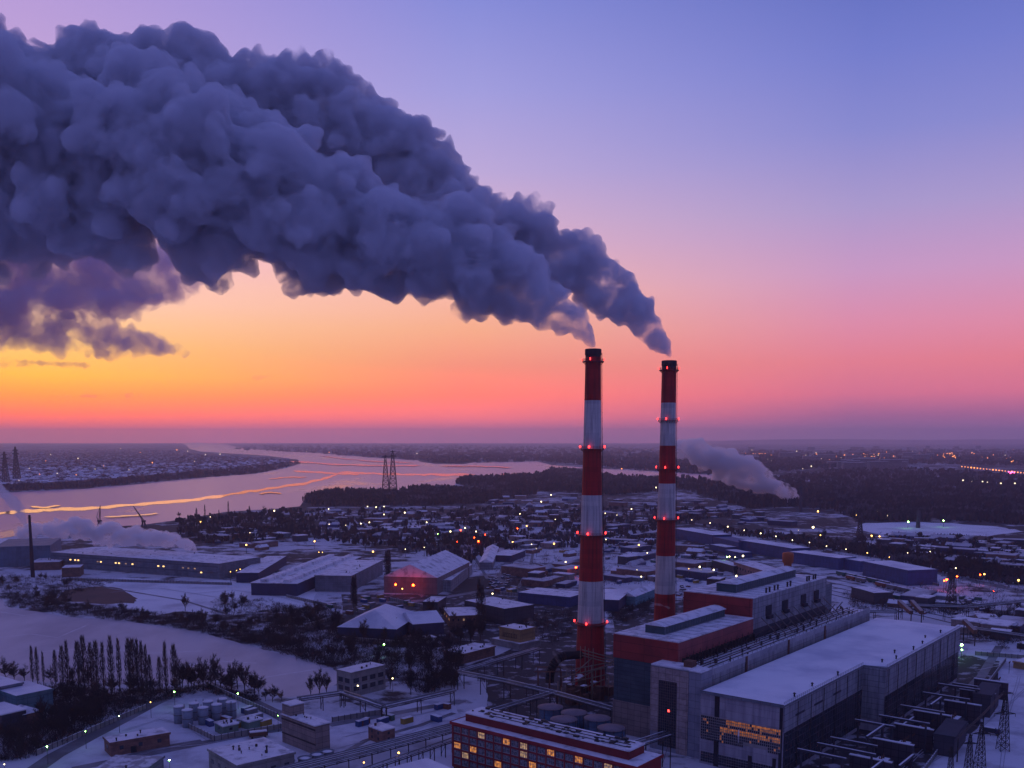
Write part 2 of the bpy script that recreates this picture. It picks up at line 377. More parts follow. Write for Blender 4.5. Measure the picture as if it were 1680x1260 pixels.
road('road', [(120,1262),(250,1236),(400,1206),(470,1196)], 6, .093)
road('road', [(540,1190),(640,1172),(760,1150)], 6, .093)
road('road', [(1100,853),(1160,862),(1250,880),(1340,896),(1460,918),(1560,945),(1620,958),(1700,975)], 14)
road('road', [(820,960),(830,930),(850,900),(880,880),(960,872),(1060,868),(1130,860)], 10, .097)
road('road', [(560,992),(700,985),(800,968),(900,972),(1000,965),(1080,990)], 9, .101)
road('road', [(1390,1290),(1490,1210),(1560,1160),(1610,1110),(1640,1060)], 5, .097)
for k in range(5):
    road('railway_track', [(1180,912+k*5),(1300,936+k*6),(1450,968+k*7),(1560,990+k*8),(1700,1018+k*9)], 2.2, .12+.004*k, mat('rail_bed', (.05,.05,.06), .8))

TRK = mat('drifted_snow', (.70,.70,.76), .8, (.5,.48,.54), .2, .8)
for k, pts in enumerate([[(0,1046),(50,1040),(95,1046),(118,1036),(142,1026)],[(400,1126),(430,1112),(480,1104),(520,1098),(547,1096)],[(0,1004),(40,1010),(70,1006)],[(230,1110),(300,1092),(350,1084),(420,1088)],[(60,1070),(160,1062),(240,1072),(330,1068)]]):
    road('snow_drift_line', pts, 1.1, .03+.004*k, TRK)
RUT = mat('tyre_rut', (.30,.30,.36), .8, (.44,.44,.50), .3, .8)
rr_ = random.Random(66)
for k, pts in enumerate([[(190,1250),(260,1228),(330,1222),(380,1212)],[(200,1200),(260,1180),(300,1190),(340,1215)],[(270,1170),(330,1182),(400,1204),(460,1196)],[(560,1210),(600,1200),(660,1206),(730,1176)],[(545,1230),(590,1218),(600,1196)],
        [(1480,1262),(1540,1205),(1590,1170),(1625,1110)],[(1500,1268),(1580,1215),(1660,1150),(1690,1120)],[(1640,1262),(1650,1180),(1670,1110)],[(640,1180),(690,1172),(735,1160)],[(1600,1100),(1640,1092),(1690,1100)],[(310,975),(380,968),(460,980),(500,992)],[(180,972),(260,965),(340,978),(420,990)]]):
    for dx in (0, 1):
        q = [P(x, y)+Vector((dx*1.7, dx*.6, 0)) for x, y in pts]; mb = MB(); V_ = []
        for i in range(len(q)-1):
            for t_ in range(6):
                a = q[i].lerp(q[i+1], t_/6); V_.append(a+Vector((rr_.uniform(-.25,.25), rr_.uniform(-.25,.25), 0)) if t_ else a)
        V_.append(q[-1]); n = len(V_); z_ = .126+.003*k+.0015*dx
        mb.add([(a.x, a.y-.3, z_) for a in V_]+[(a.x, a.y+.3, z_) for a in V_], [(i, i+1, n+i+1, n+i) for i in range(n-1)]); struct(mb.build('tyre_track', RUT))

# ------------------------------------------------------------------ chimneys
def chimney(bpx, htop, bands, rings, rt, rb, label, lean=0):
    b = P(*bpx); root = thing('striped_chimney', label, 'chimney', b)
    Y = b.y
    def zof(y): return PD(bpx[0], y, Y).z
    H = zof(htop)
    zs = [0]+[zof(y) for y, c in bands]; cs = [c for y, c in bands]
    def rad(z):
        t = z/H; return rt+(rb-rt)*(1-t)**1.35
    mats = [CH_RED, CH_WHITE, CH_DARK]
    mb = MB(); prof = []; mis = []
    for i in range(len(cs)):
        n = 4
        for k in range(n):
            z = zs[i]+(zs[i+1]-zs[i])*k/n; prof.append((rad(z), z)); mis.append(cs[i])
    prof += [(rad(H), H), (rad(H)-.7, H), (rad(H)-.8, H-6)]; mis += [2, 2, 2]
    mb.lathe(prof, 40, mis=mis, cap=False); mb.build('shaft', mats, root)
    cp = MB(); cp.lathe([(rad(H)+.12, H-3), (rad(H)+.25, H-2.6), (rad(H)+.25, H-.4), (rad(H)+.05, H+.1)], 40, cap=False); cp.build('soot_collar', CH_DARK, root)
    # ladder with cage on the right side
    ld = MB(); ax = R(-15)
    for k in range(40):
        z0, z1 = 4+k*(H-6)/40, 4+(k+1)*(H-6)/40
        for da in (-.05, .05):
            r0, r1 = rad(z0)+.5, rad(z1)+.5
            ld.tube((r0*math.cos(ax+da), r0*math.sin(ax+da), z0), (r1*math.cos(ax+da), r1*math.sin(ax+da), z1), .12, n=4)
        r0 = rad(z0)+.9; ld.tube((r0*math.cos(ax-.07), r0*math.sin(ax-.07), z0), (r0*math.cos(ax+.07), r0*math.sin(ax+.07), z0), .12, n=4)
    ld.build('ladder', STEEL, root)
    for y, lit, mi in rings:
        z = zof(y); r = rad(z); pl = MB()
        pl.lathe([(r+.02, z-.35), (r+1.5, z-.35), (r+1.5, z), (r+.02, z)], 40, cap=False)
        for k in range(20):
            a = 2*math.pi*k/20; c, s_ = math.cos(a), math.sin(a)
            pl.tube(((r+1.45)*c, (r+1.45)*s_, z), ((r+1.45)*c, (r+1.45)*s_, z+1.2), .06, n=4)
            pl.tube((r*c, r*s_, z-1.6), ((r+1.4)*c, (r+1.4)*s_, z-.35), .1, n=4)
            b2 = 2*math.pi*(k+1)/20
            for h_ in (.6, 1.2):
                pl.tube(((r+1.45)*c, (r+1.45)*s_, z+h_), ((r+1.45)*math.cos(b2), (r+1.45)*math.sin(b2), z+h_), .06, n=4)
        pf = pl.build('walkway', mat('walkway_steel', (.20,.04,.05), .6), root)
        for k, a in enumerate((-110, -10, 82, 170, -60+360)):
            if k == 4: continue
            a = R(a); c, s_ = math.cos(a), math.sin(a)
            bm = MB(); q = ((r+1.6)*c, (r+1.6)*s_)
            rr = .5*lit
            bm.lathe([(.05, z+.3), (rr*.8, z+.5), (rr, z+.9), (rr*.8, z+1.4), (.05, z+1.7)], 10, c=q)
            bm.build('beacon_light', E_RED, pf)
    return root, H, b
c1_, H1, B1 = chimney((968,1128), 573, [(1020,0),(952,1),(878,0),(812,1),(737,0),(657,1),(586,0),(573,2)],
    [(1022,1,0),(877,1,0),(736,1,0),(593,.6,0)], 4.0, 8.1, 'taller-looking red and white striped chimney whose broad red base stands by the pipe racks')
c2_, H2, B2 = chimney((1089,1080), 592, [(973,0),(911,1),(852,0),(793,1),(731,0),(661,1),(606,0),(592,2)],
    [(852,.8,0),(769,.8,0),(690,.8,0),(607,.5,0)], 4.2, 6.9, 'more distant red and white striped chimney rising behind the red boiler house')

# ------------------------------------------------------------------ power station, in its own (u, v) frame
O = P(1284,1158,30); O.z = 0
AU = R(90-38.9)
def UV(u, v, z=0): return Vector((O.x+u*math.cos(AU)-v*math.sin(AU), O.y+u*math.sin(AU)+v*math.cos(AU), z))
def rects(mb, lst, mi=0):
    for b in lst: mb.box(*b, mi)
# turbine hall
t = thing('turbine_hall', 'big pale turbine hall with a wide snow roof and orange-lit glazing on its end wall', 'power plant hall', O, AU)
mb = MB(); mb.box(0,88,0,35,0,29.4); mb.box(88,210,-10,35,0,29.4); mb.build('wall', mat('hall_end_cladding', (.42,.39,.43), .7, (.26,.24,.28), .4, .9, panel=(6,3,.05), line=(.5,.5,.5), stretch=(1,1,.1), detail=6), t)
cl = MB(); cl.box(1.2,87.7,-.35,-.01,19.2,29.4); cl.box(88.3,210.3,-10.35,-10.01,17,29.4); cl.box(87.65,87.99,-10.3,-.4,6,29.4)
cl.build('side_cladding', WHITEM, t)
rf = MB(); rf.box(-.5,88,-.6,35,29.4,30.1); rf.box(88,210.6,-10.7,35,29.4,30.1)
nx, ny = 60, 14
# drifted snow surface
vs, fs = [], []
for i in range(nx+1):
    for j in range(ny+1):
        u = -.4+i*210.8/nx; vv = (-10.5 if u > 88 else -.5); v = vv+j*(34.8-vv)/ny
        e = 0 if j in (0, ny) or i in (0, nx) else .45
        vs.append((u, v, 30.12+e*(1.1+.6*math.sin(u*.11+v*.05)*math.cos(v*.21+u*.03)+.25*math.sin(u*.37+v*.4))))
fs = [(i*(ny+1)+j, (i+1)*(ny+1)+j, (i+1)*(ny+1)+j+1, i*(ny+1)+j+1) for i in range(nx) for j in range(ny)]
ro = rf.build('roof', GREYM, t)
sn = MB(); sn.add(vs, fs, 0, True); sn.build('snow_cover', SNOWC, ro)
wn = MB(); wn.box(2,87.5,-.22,-.02,2,18.6); wn.box(89,210,-10.22,-10.02,2,16.6); win = wn.build('side_window', WINDARK, t)
fr = MB()
for k in range(30): x = 2.5+k*2.9; fr.box(x, x+.25, -.32, -.22, 2, 18.6)
for z in (5, 8, 11, 14, 17): fr.box(2, 87.5, -.31, -.23, z, z+.2)
for k in range(41): x = 89+k*3; fr.box(x, x+.25, -10.32, -10.22, 2, 16.6)
for z in (5, 8, 11, 14): fr.box(89, 210, -10.31, -10.23, z, z+.2)
fr.build('window_frame', mat('grimy_mullion', (.06,.06,.08), .7), win)
dk = MB(); dk.box(-.12,-.01,26.5,28.6,0,29.3); dk.box(-.15,-.01,-.3,1.0,0,29.3)  # shade of recesses put into near-black slabs that stand proud of the wall
dk.box(-.14,-.01,2,3.4,2,8.5); dk.box(-.14,-.01,12,13.6,2,7.5)
dk.build('painted_recess', mat('recess_shade', (.02,.02,.03), .7), t)
# glazed strip on the end wall: panes by rows, lit in patches
g = MB(); rn = random.Random(3)
cols_ = 40; cw = 34.2/cols_
for i in range(cols_):
    y0 = .5+i*cw
    for j in range(9):
        z1 = 20.2-j*1.12
        if j > 5 and (i < 11 or i > 44): pass
        if j > 6 and not (i < 6 or 17 < i < 40): continue
        base = rn.random(); xx = i/cols_
        lit = 0
        if xx < .66 and j in (0, 1) and base < .93: lit = 1 if j == 0 else 2
        elif xx < .74 and j in (3, 4) and base < .93: lit = 1 if j == 3 else 2
        elif base < .06: lit = 2
        if xx > .8 and base > .06: lit = 0
        g.box(-.25, -.16, y0, y0+cw*.70, z1-.84, z1, lit)
gl = g.build('end_window', [WINDARK, WLITD, emat('dimmer_window', (1,.34,.08), .09)], t)
fr = MB(); fr.box(-.155, -.13, .3, 34.9, 11.2, 20.5); fr.build('window_frame', mat('pale_mullion', (.34,.31,.30), .8), gl)
fl = MB(); fl.lathe([(.05,14.2),(.35,14.8),(.3,16.2),(.05,17.6)], 8, c=(-.8,17.5)); fl.tube((-.8,17.5,12), (-.8,17.5,14.4), .08)
fl.build('flag', mat('white_flag', (.85,.84,.88)), t)
ga = MB()
for i in range(30):
    for j in range(4): ga.box(-.24, -.02, 3+i*1.05, 3.85+i*1.05, 1+j*1.1, 1.85+j*1.1)
ga.build('lower_window', WINDARK, t)
for u_, v_ in ((14,1.2),(34,2),(60,1),(96,-6),(108,-8.5),(120,-4),(134,-8.5),(150,-8),(165,-5),(185,-7)): MB().lathe([(.35,30.3),(.35,31.6),(.7,31.8),(.05,32.3)], 8, c=(u_, v_)).build('roof_vent', STEEL, t)
rl = MB()
for k in range(44): x = 1+k*2; rl.tube((x,-.45,30.1),(x,-.45,31.5),.05,n=4)
for k in range(60): x = 90+k*2; rl.tube((x,-10.5,30.1),(x,-10.5,31.5),.05,n=4)
for z in (30.9, 31.4): rl.tube((0,-.45,z),(87.5,-.45,z),.05,n=4); rl.tube((88,-10.5,z),(210,-10.5,z),.05,n=4)
rl.build('roof_railing', STEEL, ro)
for k in range(6):
    dp = MB(); x = 14+k*13.5 if k < 6 else 0; dp.tube((x,-.6,2),(x,-.6,29),.14); dp.build('downpipe', STEEL, t)
for k in range(9):
    dp = MB(); x = 92+k*13.5; dp.tube((x,-10.6,2),(x,-10.6,29),.14); dp.build('downpipe', STEEL, t)
ed = MB(); ed.box(-.72,-.56,-.8,35,29.3,30.6); ed.build('roof_edge', GREYM, ro)
for k in range(3):
    lv = MB(); x = (12, 31, 52)[k]; lv.box(x, x+9, -.45, -.34, 23.2, 24.1); lv.build('louvre', mat('louvre_dark', (.05,.05,.07)), t)
# deaerator strip between the halls, with stair tower
t = thing('deaerator_bay', 'long narrow pale bay with cluttered snowy roof between turbine hall and boiler houses', 'power plant building', O, AU)
mb = MB(); mb.box(6,207,40,53.6,0,34); mb.box(6,207,37.6,39.9,0,33.4); mb.build('wall', WHITEM, t)
mb = MB(); mb.box(6,207,35.2,37.5,0,27.5); mb.build('gutter_wall', DGREY, t)
mb = MB(); mb.box(6,207.3,39.95,53.6,34,34.5); mb.build('roof', SNOW, t)
pp = MB(); pp.box(6,207.3,37.5,37.95,33.4,35.9); pp.box(6,207.3,38,39.9,33.4,33.8); pp.build('parapet', mat('parapet_pale', (.40,.40,.44), .8, panel=(9,6,.08)), t)
for u_ in (46, 92, 138): MB().box(u_,u_+1.6,37.1,37.48,28,35.9).build('drain_duct', RUST, t)
pi = MB(); rn = random.Random(5)
for k in range(85):
    u_, v_ = rn.uniform(14,204), rn.uniform(41,53); h_ = rn.uniform(.5,2.4); s_ = rn.uniform(.25,.9)
    if rn.random() < .5: pi.box(u_,u_+s_*2,v_,v_+s_,34.5,34.5+h_)
    else: pi.lathe([(s_*.35,34.5),(s_*.35,34.5+h_),(s_*.7,34.7+h_),(.05,35+h_)], 7, c=(u_,v_))
for k in range(16):
    u_ = 16+k*12; pi.tube((u_,53,34.8),(u_+9,53,38),.3)
for k in range(5): pi.tube((8,42+k*2.3,35.2+.2*(k%2)),(200,42+k*2.3,35.2+.2*(k%2)),.22)
for k in range(40): pi.tube((12+k*4.8,38.5,34),(12+k*4.8,38.5,36.6),.09,n=4)
pi.build('roof_equipment', STEEL, t)
t = thing('stair_tower', 'tall stair tower with beige frame round a dark window grid and one red light', 'tower', O, AU)
mb = MB(); mb.box(4.3,14,37.2,42.9,0,36.2); mb.box(4.3,14,43,61,0,36.4); mb.build('wall', mat('tower_concrete', (.30,.31,.36), .8, (.2,.21,.26), .2, .6, panel=(4,3,.05)), t)
fb = MB(); fb.box(4.0,4.28,43,48.2,0,36); fb.box(4.0,4.28,57,61,8,36); fb.box(4.0,4.28,48.2,57,30.6,36); fb.build('front_frame', mat('tower_frame', (.44,.35,.33), .85, (.28,.22,.21), .4, .8, panel=(3.4,2.4,.07)), t)
wn = MB(); wn.box(4.12,4.26,48.3,56.9,2,30.5); wi = wn.build('window', WINDARK, t)
fr = MB()
for k in range(9): y0 = 48.5+k*1.05; fr.box(4.02,4.10,y0,y0+.14,2,30.5)
for k in range(24): z0 = 3+k*1.18; fr.box(3.98,4.01,48.3,56.9,z0,z0+.12)
fr.build('window_frame', mat('tower_mullion', (.16,.13,.12)), wi)
li = MB(); li.box(4.00,4.10,51.5,52.4,17.4,18.4); li.build('warning_light', emat('red_window', (1,.05,.04), 4), t)
ro = MB(); ro.box(4.3,14,43,61,36.4,36.9); ro.box(4.3,14,37.2,42.9,36.2,36.6); ro.build('roof', SNOW, t)
ro = MB(); ro.box(8,12,43.6,47.5,36.9,39.4); ro.build('roof_hut', RUST, t)
# boiler houses
def boiler(label, u0, u1, v0, v1, zt, red_h, front_low, side_mat, mon, slug):
    t = thing('boiler_house', label, 'power plant building', O, AU)
    mb = MB(); mb.box(u0,u1,v0,v1,0,zt-red_h); mb.build('lower_wall', front_low, t)
    mb = MB(); mb.box(u0-.3,u0+.6,v0-.3,v1+.3,zt-red_h,zt); mb.build('red_front', REDP, t)
    mb = MB(); mb.box(u0+.61,u1,v0-.25,v1+.25,zt-red_h,zt-.05); mb.build('upper_wall', side_mat, t)
    ro = MB(); ro.box(u0+.61,u1+.2,v0-.2,v1+.2,zt-.04,zt+.5); r_ = ro.build('roof', SNOW, t)
    seam = MB()
    for k in range(int((u1-u0)/7)): seam.box(u0+5+k*7,u0+5.25+k*7,v0,v1,zt+.5,zt+.58)
    seam.build('roof_seam', mat('seam', (.22,.22,.25)), r_)
    m0, m1, w0, w1, mh = mon
    s = MB(); s.box(m0,m1,w0,w1,zt+.5,zt+mh); l_ = s.build('roof_monitor', mat('monitor_glass', (.05,.09,.10), .4, (.03,.05,.06), .3), t)
    s = MB()
    k = 5; vs = []
    for u_ in (m0-.8, m1+.8):
        for q in range(k+1):
            a = q/k; vs.append((u_, w0-.5+(w1-w0+1)*a, zt+mh+1.5*math.sin(math.pi*a)))
    s.add(vs, [(q, q+1, k+2+q, k+1+q) for q in range(k)]+[tuple(range(k+1)), tuple(range(2*k+1, k, -1))], 0, False)
    s.build('monitor_roof', SNOW, l_)
    s = MB(); s.box(m0, m1, w0-.14, w0-.03, zt+.6, zt+.9)
    for q in range(int((m1-m0)/2.5)): s.box(m0+q*2.5, m0+q*2.5+.3, w0-.15, w0-.02, zt+.6, zt+mh)
    s.build('monitor_frame', GREYM, l_)
    return t
bh1 = boiler('nearer boiler house with red top band over dark teal cladding beside the stair tower', 14, 88, 54, 86, 45, 10.5, TEALD, PINKP, (24, 82, 66, 76, 4.2), 1)
lo = MB(); lo.box(13.6,13.98,61.2,86.2,0,15); lo.build('base_wall', BEIGE, bh1)
gg = MB()
for q in range(24): gg.box(18+q*3, 18.4+q*3, 52.2, 53.7, 34.6, 38)
for q in range(12): gg.tube((20+q*6, 52.5, 34.6), (20+q*6, 52.5, 40), .15)
gg.build('side_duct', STEEL, bh1)
bh2 = boiler('farther boiler house with red end and pale long wall, roof monitor and leaning pipes', 88.4, 184, 55, 92, 54.5, 15.5, DGREY, WHITEM, (98, 172, 68, 79, 4.8), 2)
for k, u_ in enumerate((104, 124, 148, 166)):
    dd = MB(); dd.box(u_,u_+6.5,54.3,54.7,44.21,49); dd.box(u_+.5,u_+5.5,52.8,54.69,42.5,44.2)
    dd.build('air_intake', mat('intake', (.03,.03,.045)), bh2)
for k in range(11):
    d = MB(); u_ = 98+k*8; d.tube((u_,54.2,44),(u_+3,46,35.4),.28); d.tube((u_+3,46,35.4),(u_+3,46,34.6),.28); d.build('leaning_pipe', mat('pipe_tan', (.18,.15,.15), .7), bh2)
for u_ in (108,112,118,122,134,138,160,163,169,172): MB().lathe([(.5,55),(.5,57.2),(.8,57.4),(.05,57.8)], 8, c=(u_,56.5)).build('roof_vent', STEEL, bh2)
d = MB(); d.box(184,196,56,64,0,50); d.build('end_annex', GREYM, bh2)
# low block behind boiler houses, toward chimneys (electrofilters and ducts)
t = thing('duct_gallery', 'dark raised gas ducts running behind the red boiler houses to the chimneys', 'duct', O, AU)
for k in range(4):
    d = MB(); u_ = 104+k*21; d.box(u_,u_+7,86.5,118,12,20); d.box(u_+1,u_+6,100,112,0,12); d.build('duct', RUST if k % 2 else DGREY, t)
d = MB(); d.box(100,185,112,121,18,26); d.build('main_duct', DGREY, t)
# ducts at the left chimney base
t = thing('flue_duct', 'black bent flue duct with big hood left of the broad chimney base', 'duct', B1, 0)
d = MB()
prev = None
for k in range(13):
    a = R(8*k); q = Vector((-14-8*math.sin(a), -8-3*math.sin(a), 7+12*math.cos(a)))
    if prev: d.tube(prev, q, 2.3, n=12)
    prev = q
d.tube((-4,-4,19), (-15,-8,19), 2.3, n=12); d.build('duct', mat('black_duct', (.015,.014,.018), .7), t)
for x in (-10,-16,-22,-28):
    for y in (-14,-3): MB().tube((x,y,0), (x,y,12), .3).build('leg', RUST, t)
d = MB()
d.tube((-30,-14,12),(-8,-14,12),.3); d.tube((-30,-3,12),(-8,-3,12),.3); d.build('support_beam', RUST, t)
t = thing('process_shed', 'cluttered rusty equipment platform in front of the broad chimney base', 'machinery', B1+Vector((-6,-24,0)), AU)
d = MB(); rn = random.Random(9)
for k in range(16):
    x, y = rn.uniform(-14,14), rn.uniform(-10,8); d.box(x,x+rn.uniform(2,6),y,y+rn.uniform(2,5),0,rn.uniform(3,10))
d.build('housing', RUST, t)
d = MB()
for k in range(10):
    x, y = rn.uniform(-16,16), rn.uniform(-12,8); d.tube((x,y,0),(x,y,rn.uniform(8,20)),.25)
for k in range(7):
    z = rn.uniform(7,18); d.tube((-14,rn.uniform(-8,4),z),(16,rn.uniform(-8,6),z),.3)
d.build('pipework', mat('tan_pipe', (.25,.17,.12), .6), t)
d = MB()
for k in range(9):
    x, y = rn.uniform(-14,12), rn.uniform(-10,8); d.box(x,x+3,y,y+2.4,10.1,10.4)
d.build('snow_cap', SNOW, t)
t = thing('pipe_bridge', 'tan pipe bridge crossing the red base of the nearer chimney to the boiler house', 'pipe bridge', (0,0,0))
a, b = PD(955,1066,B1.y-10), PD(1014,1082,B1.y-24)
d = MB()
for dz in (0, 1.6, 3): d.tube(a+Vector((0,0,-dz)), b+Vector((0,0,-dz)), .28)
d.build('pipe', mat('tan_pipe', (.25,.17,.12)), t)
d = MB()
for q in (.02, .25): 
    p_ = a.lerp(b, q)
    for dx in (-1.2, 1.2): d.tube((p_.x+dx,p_.y,0),(p_.x+dx,p_.y,p_.z+2),.2)
d.build('leg', mat('tan_pipe', (.25,.17,.12)), t)

# ------------------------------------------------------------------ buildings from three roof corners
def rect(n, l, r, z):
    n, l, r = P(*n, z), P(*l, z), P(*r, z)
    ex = (r-n); ey = (l-n)
    if ex.length >= ey.length: e = ex.normalized(); L_ = ex.length; W = abs(ey.dot(Vector((-e.y, e.x, 0))))
    else:
        f = ey.normalized(); e = Vector((f.y, -f.x, 0)); W = ey.length; L_ = abs(ex.dot(e))
    return Vector((n.x, n.y, 0)), math.atan2(e.y, e.x), L_, W
BLD = []
def bld(name, label, n, l, r, z, wall, roof='flat', wins=None, cat='building', group=None, roofmat=None, litp=.0, vents=0, seed=1, base=0.):
    o, rz, L_, W = rect(n, l, r, z); rn = random.Random(seed+int(n[0])*7)
    t = thing(name, label, cat, o+Vector((0,0,base)), rz, group); z = z-base
    BLD.append((o+Vector((math.cos(rz)*L_/2-math.sin(rz)*W/2, math.sin(rz)*L_/2+math.cos(rz)*W/2, 0)), max(L_, W)/2))
    rm = roofmat or SNOW
    mb = MB(); mb.box(0,L_,0,W,0,z-.5); 
    ro = MB()
    if roof == 'flat':
        ro.box(-.35,L_+.35,-.35,W+.35,z-.5,z)
    elif roof in ('gable_x', 'gable_y', 'hip'):
        h_ = min(L_, W)*.22
        if roof == 'gable_x':   # ridge along x
            vs = [(-.5,-.5,z-.5),(L_+.5,-.5,z-.5),(L_+.5,W+.5,z-.5),(-.5,W+.5,z-.5),(-.5,W/2,z+h_),(L_+.5,W/2,z+h_)]
            fs = [(0,1,5,4),(2,3,4,5),(0,4,3),(1,2,5),(0,3,2,1)]
        elif roof == 'gable_y':
            vs = [(-.5,-.5,z-.5),(L_+.5,-.5,z-.5),(L_+.5,W+.5,z-.5),(-.5,W+.5,z-.5),(L_/2,-.5,z+h_),(L_/2,W+.5,z+h_)]
            fs = [(1,2,5,4),(3,0,4,5),(0,1,4),(2,3,5),(0,3,2,1)]
        else:
            q = min(L_, W)/2.5
            a, b = ((q,W/2,z+h_),(L_-q,W/2,z+h_)) if L_ > W else ((L_/2,q,z+h_),(L_/2,W-q,z+h_))
            vs = [(-.5,-.5,z-.5),(L_+.5,-.5,z-.5),(L_+.5,W+.5,z-.5),(-.5,W+.5,z-.5),a,b]
            fs = [(0,1,5,4),(1,2,5),(2,3,4,5),(3,0,4),(0,3,2,1)] if L_ > W else [(0,1,4),(1,2,5,4),(2,3,5),(3,0,4,5),(0,3,2,1)]
        ro.add(vs, fs)
        if roof != 'hip':
            e = [(0,1),(2,3)]
            if roof == 'gable_x': mb.add([(.01,.01,z-.5),(.01,W-.01,z-.5),(.01,W/2,z+h_-.6),(L_-.01,.01,z-.5),(L_-.01,W-.01,z-.5),(L_-.01,W/2,z+h_-.6)], [(0,2,1),(3,4,5)])
            else: mb.add([(.01,.01,z-.5),(L_-.01,.01,z-.5),(L_/2,.01,z+h_-.6),(.01,W-.01,z-.5),(L_-.01,W-.01,z-.5),(L_/2,W-.01,z+h_-.6)], [(0,1,2),(3,5,4)])
    elif roof == 'saw':
        n_ = max(2, int(W/9))
        for k in range(n_):
            y0, y1 = k*W/n_, (k+1)*W/n_
            ro.add([(-.3,y0,z-.5),(L_+.3,y0,z-.5),(L_+.3,y1,z-.5),(-.3,y1,z-.5),(-.3,y0+.4,z+2.4),(L_+.3,y0+.4,z+2.4)], [(0,1,5,4),(4,5,2,3),(0,4,3),(1,2,5),(0,3,2,1)])
    elif roof == 'monitor':
        ro.box(-.4,L_+.4,-.4,W+.4,z-.5,z)
        n_ = max(1, int(W/16))
        for k in range(n_):
            yc = (k+.5)*W/n_; h_ = 2.4
            ro.add([(2,yc-2.8,z),(L_-2,yc-2.8,z),(L_-2,yc+2.8,z),(2,yc+2.8,z),(2,yc-2.4,z+h_),(L_-2,yc-2.4,z+h_),(L_-2,yc+2.4,z+h_),(2,yc+2.4,z+h_)], [(4,5,6,7),(0,1,5,4),(1,2,6,5),(2,3,7,6),(3,0,4,7)])
    mb.build('wall', wall, t); rr = ro.build('roof', rm, t)
    if roof == 'flat' and L_ > 12:   # parapet edge
        pe = MB(); pe.box(-.45,L_+.45,-.5,-.36,z-.7,z+.25); pe.box(-.5,-.36,-.36,W+.4,z-.7,z+.25); pe.build('parapet', wall, t)
    if vents:
        v = MB()
        for k in range(vents):
            x, y, s_ = rn.uniform(1,L_-1.5), rn.uniform(1,max(1.5,W-1.5)), rn.uniform(.4,1)
            if rn.random() < .5: v.box(x,x+s_,y,y+s_*.8,z-.02,z+s_*1.3)
            else: v.lathe([(s_*.35,z-.02),(s_*.35,z+s_*1.4),(s_*.7,z+s_*1.6),(.05,z+s_*2)], 8, c=(x,y))
        v.build('roof_vent', STEEL, rr)
    if wins:
        step, ww, wh, z0, dz, rows = wins
        for face in (0, 1):
            D = (L_, W)[face]; nn = min(48//rows, int((D-1.5)/step))
            if nn < 1: continue
            st = (D-1)/nn
            for j in range(rows):
                for i in range(nn):
                    c = .5+st*(i+.5); zz = z0+j*dz
                    lit = rn.random() < litp
                    wb = MB()
                    if face == 0: wb.box(c-ww/2,c+ww/2,-.12,-.01,zz,zz+wh)
                    else: wb.box(-.12,-.01,c-ww/2,c+ww/2,zz,zz+wh)
                    wb.build('window', (WLIT if rn.random() < .5 else WLIT2) if lit else WINDARK, t)
    return t
def door(t, x, w_, h_, m=STEEL, face=0):
    d = MB()
    if face == 0: d.box(x, x+w_, -.14, -.01, 0, h_)
    else: d.box(-.14, -.01, x, x+w_, 0, h_)
    return d.build('door', m, t)

# foreground red office building, in the plant frame
t = thing('office_building', 'red office block with rows of windows, several lit orange, at the bottom of the photo', 'building', UV(-67,24), AU)
LV = 87
mb = MB(); mb.box(0,17,0,LV,0,18); mb.build('wall', mat('office_red', (.30,.035,.04), .7, (.2,.03,.03), .3, .7), t)
mb = MB(); mb.box(4.5,15,6,LV-3.5,18.5,21.6); at = mb.build('penthouse', mat('office_dark_red', (.20,.02,.025), .7), t)
mb = MB(); mb.box(4.2,15.3,5.7,LV-3.2,21.6,22.1); mb.build('snow_roof', SNOW, at)
mb = MB(); rn = random.Random(4)
for k in range(60):
    x, y = rn.uniform(5,14), rn.uniform(7,LV-5); s_ = rn.uniform(.3,1.4)
    mb.box(x,x+s_,y,y+s_*1.5,22.1,22.1+rn.uniform(.15,.8))
for k in range(3): mb.tube((6+k*3,8,22.6),(6+k*3,LV-12,22.6),.18)
mb.build('roof_equipment', STEEL, at)
mb = MB(); mb.box(-.5,17.4,-.5,LV+.5,18,18.5); mb.build('roof', SNOW, t)
mb = MB(); mb.box(-.62,-.51,-.6,LV+.6,17.6,18.8); mb.box(-.5,17.4,-.72,-.61,17.6,18.8); mb.box(-.5,17.4,LV+.52,LV+.62,17.6,18.8); mb.build('cornice', mat('cornice_red', (.34,.03,.035), .7), t)
WG = mat('office_pane', (.24,.25,.28), .3, (.04,.05,.07), .9, 1, spec=.6, thr=(.42,.54))
FRM = mat('window_frame_pale', (.42,.40,.40))
lit = {(0,3):WLIT2,(0,6):WLIT,(0,8):WLIT2,(1,8):WLIT2,(0,11):WLIT,(0,14):WLIT,(2,0):WLIT,(2,2):WLIT,(1,16):WLIT,(3,5):WLIT,(0,17):WLIT2,(2,9):WLIT,(3,1):WLIT2}
nw = 20; cw = (LV-2)/nw
for j in range(5):
    for i in range(nw):
        y1 = LV-1-i*cw; z1 = 17-j*3.3
        m_ = lit.get((j, i), WG)
        wb = MB(); wb.box(-.10,-.01,y1-cw+.45,y1-.45,z1-2.2,z1); w_ = wb.build('window', m_, t)
        fb = MB()
        for q in (.0,.25,.5,.75,1.): yy = y1-cw+.45+q*(cw-.9); fb.box(-.2,-.11,yy-.06,yy+.06,z1-2.2,z1)
        fb.box(-.22,-.11,y1-cw+.4,y1-.4,z1-.75,z1-.65); fb.box(-.28,-.11,y1-cw+.3,y1-.3,z1-2.35,z1-2.2)
        fb.build('window_frame', FRM, w_)
pb = MB()
for i in range(nw+1): yy = LV-1-i*cw; pb.box(-.35,-.02,yy-.28,yy+.28,0,17.5)
